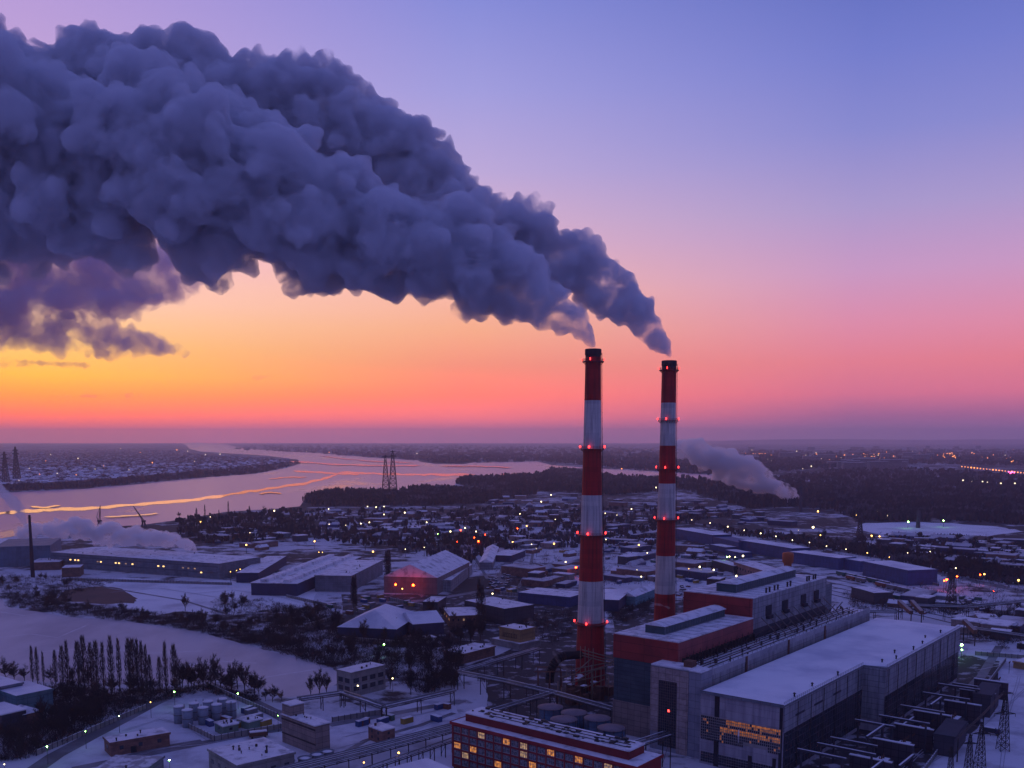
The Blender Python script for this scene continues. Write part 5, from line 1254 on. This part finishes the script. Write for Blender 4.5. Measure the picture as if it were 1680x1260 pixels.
# fences
def fence(label, a, b, h_=2.4, m_=None):
    q0, q1 = P(*a), P(*b); d_ = q1-q0; n_ = max(2, int(d_.length/3)); t = thing('fence', label, 'fence', q0, math.atan2(d_.y, d_.x), 'fences of the works'); L_ = d_.length
    d = MB(); d.box(0,L_,-.08,.08,.1,h_); d.build('panel', m_ or CONC, t)
    d = MB()
    for k in range(n_+1): d.box(L_*k/n_-.15,L_*k/n_+.15,-.18,.18,0,h_+.25)
    d.build('posts', DGREY, t); d = MB(); d.box(0,L_,-.14,.14,h_+.003,h_+.15); d.build('snow_line', SNOW, t)
for a, b, lab in [((300,1190),(352,1216),'concrete fence running between storage tanks and depot'),((352,1216),(470,1194),'concrete fence along the track above the flat workshop'),((560,1012),(500,1030),'concrete fence left of the navy workshops'),
    ((560,1050),(690,1060),'concrete fence below the navy workshops'),((60,1240),(240,1163),'long concrete fence along the green-lit road'),((340,1127),(455,1178),'concrete fence behind the storage tanks'),
    ((820,975),(950,990),'fence in front of the blue hall left of the chimney'),((1300,902),(1400,925),'fence between blue warehouses and railway, left part'),((1400,925),(1540,962),'fence between blue warehouses and railway, right part'),
    ((545,1185),(625,1172),'low fence crossing the snowy yard by the pipe bridge'),((470,980),(560,1000),'fence at the right end of the snow field'),((110,952),(380,960),'long fence below the long factory hall'),
    ((1600,1075),(1690,1082),'fence along the top of the substation yard'),((1500,1290),(1650,1085),'fence inside the substation yard along the road'),((640,985),(700,998),'short fence in front of the gabled hall')]:
    fence(lab, a, b)
for k in range(14):
    t = thing('busbar_post', 'thin insulated post in the substation yard', 'post', P(1470+k*14+rn.uniform(-4,4), 1256-k*11+rn.uniform(-12,12)), AU, 'insulated posts in the yard')
    d = MB(); d.tube((0,0,0),(0,0,7),.13); d.tube((-1.6,0,6),(1.6,0,6),.1,n=4); d.build('pole', STEEL, t)
    for x in (-1.4,0,1.4): MB().lathe([(.1,6.1),(.22,6.3),(.12,6.5),(.22,6.7),(.05,7.1)], 7, c=(x,0)).build('insulator', RUST, t)
brush('scrub_trees', 'leafless young trees scattered over the factory yards beyond the chimneys', [(500,850),(800,842),(950,835),(1100,835),(1250,850),(1160,880),(1110,960),(1000,965),(850,965),(780,935),(640,905),(450,890)], 1000, 7, 2.4, 90, 22)
brush('scrub_trees', 'leafless young trees scattered over the waste ground at right', [(1300,875),(1560,875),(1690,885),(1690,1060),(1600,1040),(1560,1000),(1440,975),(1400,930)], 700, 6, 2.4, 91, 22)
# trodden paths and spur roads
for pts in ([(560,870),(640,862),(760,868),(850,862)],[(640,835),(700,860),(770,900),(800,950)],[(880,880),(870,930),(850,965)],[(1112,950),(1200,955),(1290,930)],[(1120,985),(1180,970),(1200,960)],[(380,1010),(300,985),(180,965),(120,950)],[(500,972),(420,955),(300,945)],[(1400,870),(1500,885),(1600,890),(1690,888)],[(1340,862),(1450,900),(1500,925)],[(210,1240),(270,1225),(330,1215)],[(540,1250),(600,1215),(690,1190),(745,1170)]):
    road('path', pts, 3.2, .103+.0035*len(pts)+pts[0][0]*2e-5)

# ------------------------------------------------------------------ lamps
LROOT = {}
def lamp(x, y, c, size=1., h_=10., far=False, label=None, group=None):
    q = P(x, y, h_); dist = q.length; m_ = {'w':E_W,'y':E_Y,'g':E_G,'o':E_O}[c] if not far else {'w':F_W,'o':F_O,'p':F_P,'g':F_GR,'y':F_W}[c]
    r_ = size*(.65+.6*((x*7.3+y*3.1) % 1))*max(.26, dist*.00062)
    key = (c, far, round(r_, 1), h_)
    place = ('on the green-lit road' if x < 400 and y > 1120 else 'by the pipe bridges' if y > 1100 else 'near the navy workshops' if y > 1000 and x < 900 else 'beyond the turbine hall' if y > 1000 else
        'by the ridged and gabled halls' if x < 800 and y > 890 else 'in the sheds below the river pylons' if x < 800 else 'left of the nearer chimney' if x < 960 else 'between the two chimneys' if x < 1085 else
        'in the yard right of the farther chimney' if x < 1215 and y > 880 else 'along the road behind the blue warehouses' if y > 862 else 'on the snowy ground before the forest')
    cn_ = {'w':'white','y':'yellow','g':'green-tinted','o':'orange','p':'pink'}[c]
    label = label or f'glowing {cn_} {"floodlight" if size > 1.2 else "street lamp"} '+place
    group = group or 'lamps '+place
    loc = Vector((q.x, q.y, 0)); rz = math.atan2(-q.y, -q.x)
    if key in LROOT: return dup(LROOT[key], loc, rz, None, label, group)
    t = thing('street_lamp', label, 'street lamp', loc, rz, group); d = MB()
    pr = .14 if dist < 900 else .3
    d.tube((-1.2,0,0),(-1.2,0,h_-.2),pr,pr*.6,n=6); d.tube((-1.2,0,h_-.2),(0,0,h_+r_*.9),pr*.6,n=5); d.build('pole', LAMPPOST, t)
    d = MB(); d.lathe([(.05,h_-r_),(r_*.7,h_-r_*.7),(r_,h_),(r_*.7,h_+r_*.7),(.05,h_+r_)], 8); d.build('lamp_head', m_, t)
    LROOT[key] = t; return t
LMP = '''195,1175,g 140,1200,g 77,1225,g 7,1254,w 286,1135,g 247,1152,y 390,1138,g 278,1247,g,1.8 456,1174,g,.5 587,1125,w,1.3 644,1113,w,1.3 597,1251,y,1.4 654,1235,y,1.4
630,1057,g 808,974,w,1.1 649,959,o,1.6 678,960,o,2.2 660,966,y 785,888,o,1.6 841,889,y,1.3 612,905,y,1.8 603,831,w,1.2 617,832,w,1.1 630,831,w,1.2 664,841,w,1.4 630,844,w 539,835,w 540,860,w 567,862,w,1.1 592,859,w 606,857,w,1.1 700,857,w,.8 763,866,w,1.3 739,872,w 718,876,g,.6 781,872,w 756,870,o,.6 778,882,o,.6 796,877,o,.6 750,889,o,.6 516,888,y,1.2 404,894,y,1.2 523,906,y,.6 529,906,y,.6 450,838,w 410,874,w,.6 665,901,w,.6 696,898,w,.6
378,938,y,.7 388,936,y,.7 394,934,y,.6 329,856,y,.9 345,848,w,.7
837,806,w 904,812,w 888,823,w 853,843,w,1.1 911,852,w,.6 864,863,y 849,867,o,.8 909,892,y,1.1 880,900,w,.6 872,893,w,.6 993,842,w 994,885,w,.8 1012,845,w,.7 1036,835,w,1.1 1048,894,y 928,922,w,1.1 945,931,o,1.4 1062,907,w,1.1 1045,935,w,.7 1052,946,w,1.4 1165,858,w 1194,864,w 1135,853,w,.6 1076,800,w 1148,930,w,1.6 1171,935,w,1.3 1208,945,w,1.2 1197,913,w,1.3 1206,914,w,1.2 1219,912,w,1.3 1193,914,g,.9 1130,933,y,.6
1342,839,y,1.3 1334,865,w,1.6 1424,840,w,1.4 1430,841,w 1439,840,w,1.2 1457,846,w,1.2 1490,856,g 1548,854,g,.8 1405,845,y,.7 1430,879,y,1.1 1443,880,y,.8 1346,878,y,.8 1310,870,w,.6
1221,870,w,.8 1248,875,w,.8 1273,880,w,.8 1300,886,w,.8 1328,890,w,.8 1356,896,w,.8 1388,901,w,.8 1423,907,y,.8 1459,914,y,.8 1489,907,w,.7 1526,905,w,.6 1553,951,o,2.6 1549,953,o,1.6 1570,946,o,1.2 1568,932,w 1608,943,o,.8 1615,942,y,1.1 1671,952,y,1.4 1578,1058,g,2.2 1578,1066,g,1.5 810,998,g,2.6 1630,970,o,.5'''
for s in LMP.split():
    a = s.split(','); lamp(float(a[0]), float(a[1]), a[2], float(a[3]) if len(a) > 3 else 1., 8 if float(a[1]) > 1000 else 9 if (a[2] == 'o' and float(a[0]) < 700) else 10)
rn = random.Random(55)
for k in range(21): lamp(1578+k*5.1, 765.5+k*.52, 'o', .9, 12, True, 'orange lamp of the long straight lit road near the right edge', 'lamps of the straight lit road')
for k in range(4): lamp(1655+k*3, 775+rn.uniform(-1,1), 'p', 1.2, 12, True, 'pink light at the right end of the lit road', 'pink lights by the lit road')
for k in range(150):
    x = rn.uniform(1315, 1460) if k < 75 else rn.uniform(1180, 1680); y = rn.gauss(749, 2.2) if k < 75 else rn.uniform(738, 757)
    lamp(x, y, rn.choice('ooowwo') if k != 40 else 'g', rn.uniform(.3,.8), 14, True, 'tiny light of the distant city '+('in its brightest band' if k < 75 else 'scattered along the right horizon'), 'lights of the distant city')
for k in range(26): lamp(1180+k*3.1+rn.uniform(-1,1), 743+k*.05, 'o', rn.uniform(.3,.6), 14, True, 'tiny orange light in the thin row right of the farther chimney', 'row of far orange lights')
for k in range(16): lamp(rn.uniform(1543,1568), rn.uniform(743,751), 'o', rn.uniform(.6,1.1), 14, True, 'orange light in the bright cluster on the right horizon', 'bright far orange cluster')
for k in range(6): lamp(rn.uniform(1658,1668), rn.uniform(753,759), 'o', rn.uniform(.9,1.4), 14, True, 'orange light in the glowing cluster at the right edge', 'glowing cluster at the right edge')
for x, y in ((1595,790),(1612,790),(1620,791),(1642,793),(1665,793),(1580,788),(1310,766),(1317,769),(1331,765),(1260,754)): lamp(x, y, 'w', 1., 12, True, 'small white far lamp between forest and lit road', 'white lamps beyond the forest')
for x, y in ((128,752),(83,746),(75,756),(94,777),(188,783),(65,778),(198,736),(308,740),(290,738),(337,746),(361,745),(319,757),(125,779),(31,788),(156,770),(170,764),(230,742),(503,741),(540,742),(684,744),(1020,769),(48,768),(212,771),(250,759)):
    lamp(x, y, 'w' if (x*7 % 5) else 'o', .75, 10, True, 'tiny far lamp in the settlement and shore beyond the river', 'far lamps beyond the river')

# ------------------------------------------------------------------ smoke, steam, clouds
def puffs(ctrl, depth, seed, name, label, m, cat, voxel, per=5, sub=7, step=.45, disp=((14, .10), (5, .04)), flat=1.0, bulge=1.0, depth2=None, group=None, third=0, kind=None, extra=()):
    rn = random.Random(seed); pts = []
    W_ = [(PD(x, y, depth+((depth2 or depth)-depth)*i/(len(ctrl)-1)), r_/FPX*(depth+((depth2 or depth)-depth)*i/(len(ctrl)-1))) for i, (x, y, r_) in enumerate(ctrl)]
    i = 0; t_ = 0.
    balls = []
    while i < len(W_)-1:
        (a, ra), (b, rb) = W_[i], W_[i+1]; c = a.lerp(b, t_); r_ = ra+(rb-ra)*t_
        ax = (b-a).normalized(); u = ax.cross(Vector((0,1,0))).normalized() if abs(ax.y) < .9 else Vector((1,0,0)); v_ = ax.cross(u)
        balls.append((c, r_*.66, 1.))
        for k in range(per):
            th = rn.uniform(0, 6.28); rr = rn.uniform(.24, .54)*r_; d = (u*math.cos(th)+v_*math.sin(th))
            c2 = c+d*(r_-rr)*rn.uniform(.85, 1.05*bulge)+ax*rn.uniform(-.3,.3)*r_
            c2.z = c.z+(c2.z-c.z)*flat
            balls.append((c2, rr, 1.))
            for q in range(sub):
                e = Vector((rn.gauss(0,1), rn.gauss(0,1), rn.gauss(.15,1))).normalized(); r3 = rr*rn.uniform(.22,.45)
                c3 = c2+e*(rr*.95)
                balls.append((c3, r3, 1.))
                for z_ in range(third):
                    e2 = (e+Vector((rn.gauss(0,.6), rn.gauss(0,.6), rn.gauss(0,.6)))).normalized(); balls.append((c3+e2*r3*.9, r3*rn.uniform(.3,.5), 1.))
        t_ += step*r_/max(.1, (b-a).length)
        while t_ >= 1 and i < len(W_)-1:
            t_ -= 1; i += 1
            if i < len(W_)-1: t_ *= (b-a).length/max(.1, (W_[i+1][0]-W_[i][0]).length)
    for x, y, r_ in extra:
        c2 = PD(x, y, depth+rn.uniform(-8, 8)); rr = r_/FPX*depth; balls.append((c2, rr*.8, 1.))
        for q in range(14):
            e = Vector((rn.gauss(0,1), rn.gauss(0,1), rn.gauss(0,1))).normalized(); r3 = rr*rn.uniform(.22,.42); c3 = c2+e*rr*.75; balls.append((c3, r3, 1.))
            for z_ in range(3):
                e2 = (e+Vector((rn.gauss(0,.6), rn.gauss(0,.6), rn.gauss(0,.6)))).normalized(); balls.append((c3+e2*r3*.9, r3*rn.uniform(.3,.5), 1.))
    import bmesh
    tb = bmesh.new(); bmesh.ops.create_icosphere(tb, subdivisions=2, radius=1)
    bv = np.array([v.co[:] for v in tb.verts]); bf = np.array([[v.index for v in f.verts] for f in tb.faces]); tb.free()
    balls = [b for b in balls if b[1] > voxel*.45]
    n_ = len(balls); C = np.array([b[0][:] for b in balls]); RR = np.array([b[1] for b in balls])
    VV = (bv[None]*RR[:, None, None]*np.array([1,1,flat])+C[:, None]).reshape(-1, 3); FF = (bf[None]+(np.arange(n_)*len(bv))[:, None, None]).reshape(-1, 3)
    me = bpy.data.meshes.new('tmp'); me.from_pydata(VV.tolist(), [], FF.tolist()); o = bpy.data.objects.new('tmp', me); col.objects.link(o)
    md = o.modifiers.new('r', 'REMESH'); md.mode = 'VOXEL'; md.voxel_size = voxel; md.use_smooth_shade = True
    for k, (sz, st) in enumerate(disp):
        tx = bpy.data.textures.new('t', 'CLOUDS'); tx.noise_scale = sz; tx.noise_depth = 2 if k == 0 else 1
        md = o.modifiers.new('d', 'DISPLACE'); md.texture = tx; md.texture_coords = 'GLOBAL'; md.strength = sz*st*10; md.mid_level = .5
    md = o.modifiers.new('r2', 'REMESH'); md.mode = 'VOXEL'; md.voxel_size = voxel*.95; md.use_smooth_shade = True
    dg = bpy.context.evaluated_depsgraph_get(); me2 = bpy.data.meshes.new_from_object(o.evaluated_get(dg))
    bpy.data.objects.remove(o); me2.name = name; me2.materials.clear(); me2.materials.append(m)
    print('PUFF', name, n_, len(me2.polygons))
    return tag(link(name, me2), label, cat, group, kind)
SMOKE = smokemat('smoke', (.895,.905,.957), .34, .06, .35, .57, .15, 6)
plA = [(972,569,8),(966,553,13),(950,535,22),(915,508,37),(870,480,56),(800,446,78),(700,388,98),(600,384,106),(480,350,132),(350,305,150),(200,262,165),(50,255,175),(-120,250,185),(-260,240,180)]
puffs(plA, B1.y, 11, 'smoke_plume', 'nearer dark smoke plume pouring left from the nearer chimney, its underside lowest', SMOKE, 'smoke', 1.15, 6, 8, .5, ((9,.035),(4,.06),(1.8,.06)), third=3)
plB = [(1097,584,6),(1090,568,13),(1072,548,22),(1042,516,36),(1004,480,48),(958,450,48),(905,428,54),(855,404,58),(800,388,62),(750,358,60),(690,305,80),(630,245,88),(560,232,92),(480,200,105),(400,205,115),(300,175,135),(200,215,148),(110,260,160),(10,205,150),(-120,200,160),(-260,200,170)]
puffs(plB, B2.y, 12, 'smoke_plume', 'higher dark smoke plume billowing from the farther chimney above the other plume', SMOKE, 'smoke', 1.3, 6, 8, .5, ((10,.035),(4.5,.06),(2,.06)), depth2=B2.y+40, third=3, extra=[(962,408,30),(978,424,20),(930,425,22),(858,346,32),(886,356,26),(830,350,24),(768,304,19),(790,322,16),(748,312,18),(640,218,52),(600,192,36),(575,168,22),(690,262,28),(480,138,34),(515,148,26),(440,130,30),(300,85,46),(245,82,42),(180,105,34),(25,95,40)])
STEAM = smokemat('steam', (.997,.975,.98), .22, .045, .36, .6, .6, 4, .1)
STEAML = smokemat('bank_steam', (.998,.98,.98), .5, .09, .38, .6, .5, 4, .1)
STEAMT = volmat('thin_steam', (.97,.90,.92), .02, .3)
puffs([(1313,832,4),(1302,817,11),(1280,801,18),(1250,788,24),(1215,772,30),(1178,756,30),(1145,744,26),(1118,735,18),(1095,738,9)], 2000, 13, 'steam_plume', 'pink-white steam cloud rising left before the forest at right', STEAM, 'steam', 2.6, 4, 6, .5, ((20,.08),(8,.05)), third=1)
puffs([(324,906,3),(308,893,10),(285,887,15),(250,884,18),(210,880,22),(165,874,22),(120,866,20),(80,868,16),(30,872,12)], 1000, 14, 'steam_plume', 'pink steam drifting left over the long factory hall', STEAML, 'steam', 1.4, 4, 6, .5, ((10,.08),(4,.05)), third=1)
puffs([(44,868,4),(36,850,8),(28,833,11),(14,816,13),(-6,800,16)], 1100, 15, 'steam_column', 'grey twisting steam column at the left edge by the river', volmat('grey_steam', (.9,.9,.93), .09), 'steam', 1.2, 4, 5, .5, ((8,.08),(3,.05)))
puffs([(1100,998,2.0),(1090,994,3.2),(1078,991,3.4),(1066,994,3)], B2.y-40, 16, 'steam_wisp', 'small pale steam wisp at the foot of the farther chimney', volmat('wisp', (.97,.92,.93), .16), 'steam', .5, 4, 4, .6, ((3,.06),))
puffs([(934,1112,2.5),(928,1098,4.5),(916,1085,5),(908,1070,4)], B1.y-30, 17, 'steam_wisp', 'pale steam wisp left of the nearer chimney base below the black duct', volmat('wisp2', (.97,.92,.93), .05), 'steam', .5, 4, 4, .6, ((3,.06),))
puffs([(886,1062,2),(886,1048,4.5),(880,1034,6),(866,1014,7)], B1.y-5, 18, 'steam_wisp', 'thin pink steam rising beside the ochre plant building', volmat('wisp3', (.97,.9,.92), .025), 'steam', .6, 4, 4, .6, ((3,.06),))
puffs([(1528,756,2),(1518,750,3.5),(1506,742,4.5),(1494,733,5)], 6000, 19, 'steam_plume', 'faint distant steam trail rising left near the right horizon', volmat('far_steam', (.97,.93,.95), .01), 'steam', 5, 4, 4, .6, ((20,.08),))
for k, (x, y, r_) in enumerate(((1415,868,7),(1375,858,6),(1550,866,7))):
    puffs([(x,y,r_*.5),(x-8,y-7,r_*.8),(x-20,y-13,r_)], 1500, 30+k, 'steam_wisp', ('faint steam over the snowy ground beyond the blue warehouses, right of two','faint steam over the snowy ground beyond the blue warehouses, left of two','faint steam over the snow field near the right edge')[k], volmat('faint%d' % k, (.97,.93,.95), .02), 'steam', 1.6, 4, 4, .6, ((8,.08),))
def ord_(n):
    return f'{n}{"th" if 10 <= n % 100 <= 20 else {1:"st",2:"nd",3:"rd"}.get(n % 10, "th")}'
def px_x(o):
    q = o.location; return PX0+FPX*q.x/max(1, q.y*CP-(q.z-CAMH)*SP)
bylab = {}
for o in bpy.data.objects:
    if o.parent is None and o.get('category') and o.get('label'): bylab.setdefault(o['label'], []).append(o)
for lb, os_ in bylab.items():
    if 1 < len(os_) <= 110 and len(lb.split()) <= 13:
        os_.sort(key=px_x)
        for k, o in enumerate(os_): o['label'] = lb+(', leftmost' if k == 0 else ', rightmost' if k == len(os_)-1 else f', {ord_(k+1)} from left')
CLOUD = smokemat('cloud_volume', (.84,.81,.91), .0068, .0022, .36, .62, .4, 6, .08)
D = 14000
clouds = [([(338,448,14),(300,452,34),(255,450,52),(200,438,70),(140,420,78),(70,420,80),(0,410,95),(-90,430,90),(-200,430,90)],1.0,'big dark violet cloud under the smoke at the left edge'),
    ([(308,578,6),(280,573,14),(235,564,24),(180,552,34),(110,545,38),(40,540,42),(-30,540,44),(-120,540,44)],.85,'long dark violet cloud pointing right below the big cloud'),
    ([(262,488,10),(215,502,22),(160,498,32),(100,490,34),(40,500,40),(-30,495,44),(-100,500,44)],.8,'ragged dark cloud between the big cloud and the long cloud'),
    ([(150,600,3),(100,596,7),(40,596,9),(-40,594,12)],.45,'thin purple cloud streak low at the left edge'),
    ([(235,649,2.2),(180,648,4),(120,650,3.5),(80,652,2)],.5,'thin lens-shaped grey cloud just above the horizon glow'),
    ([(448,619,3.5),(432,618,6),(415,619,3.5)],.6,'tiny pink-grey cloud alone in the orange sky')]
for k, (c_, fl_, lab) in enumerate(clouds):
    puffs(c_, D-k*300, 40+k, 'cloud', lab, CLOUD if k < 3 else smokemat('cloud_thin%d' % k, (.84,.68,.78), .005, .004, .34, .6, .4, 5, .1), 'cloud', 20 if k < 3 else 12, 6, 6, .6, ((420,.07),(130,.10),(50,.10)) if k < 3 else ((150,.10),(50,.08)), flat=fl_, bulge=1.25, third=1 if k < 3 else 0)

# ------------------------------------------------------------------ haze
mb = MB(); mb.box(-17000,17000,-800,31000,-2,420)
o = mb.build('haze', volmat('haze_air', (.93,.85,.94), 6.4e-5, .6)); tag(o, 'thin mauve winter haze filling the air over the whole landscape', 'haze', None, 'stuff')
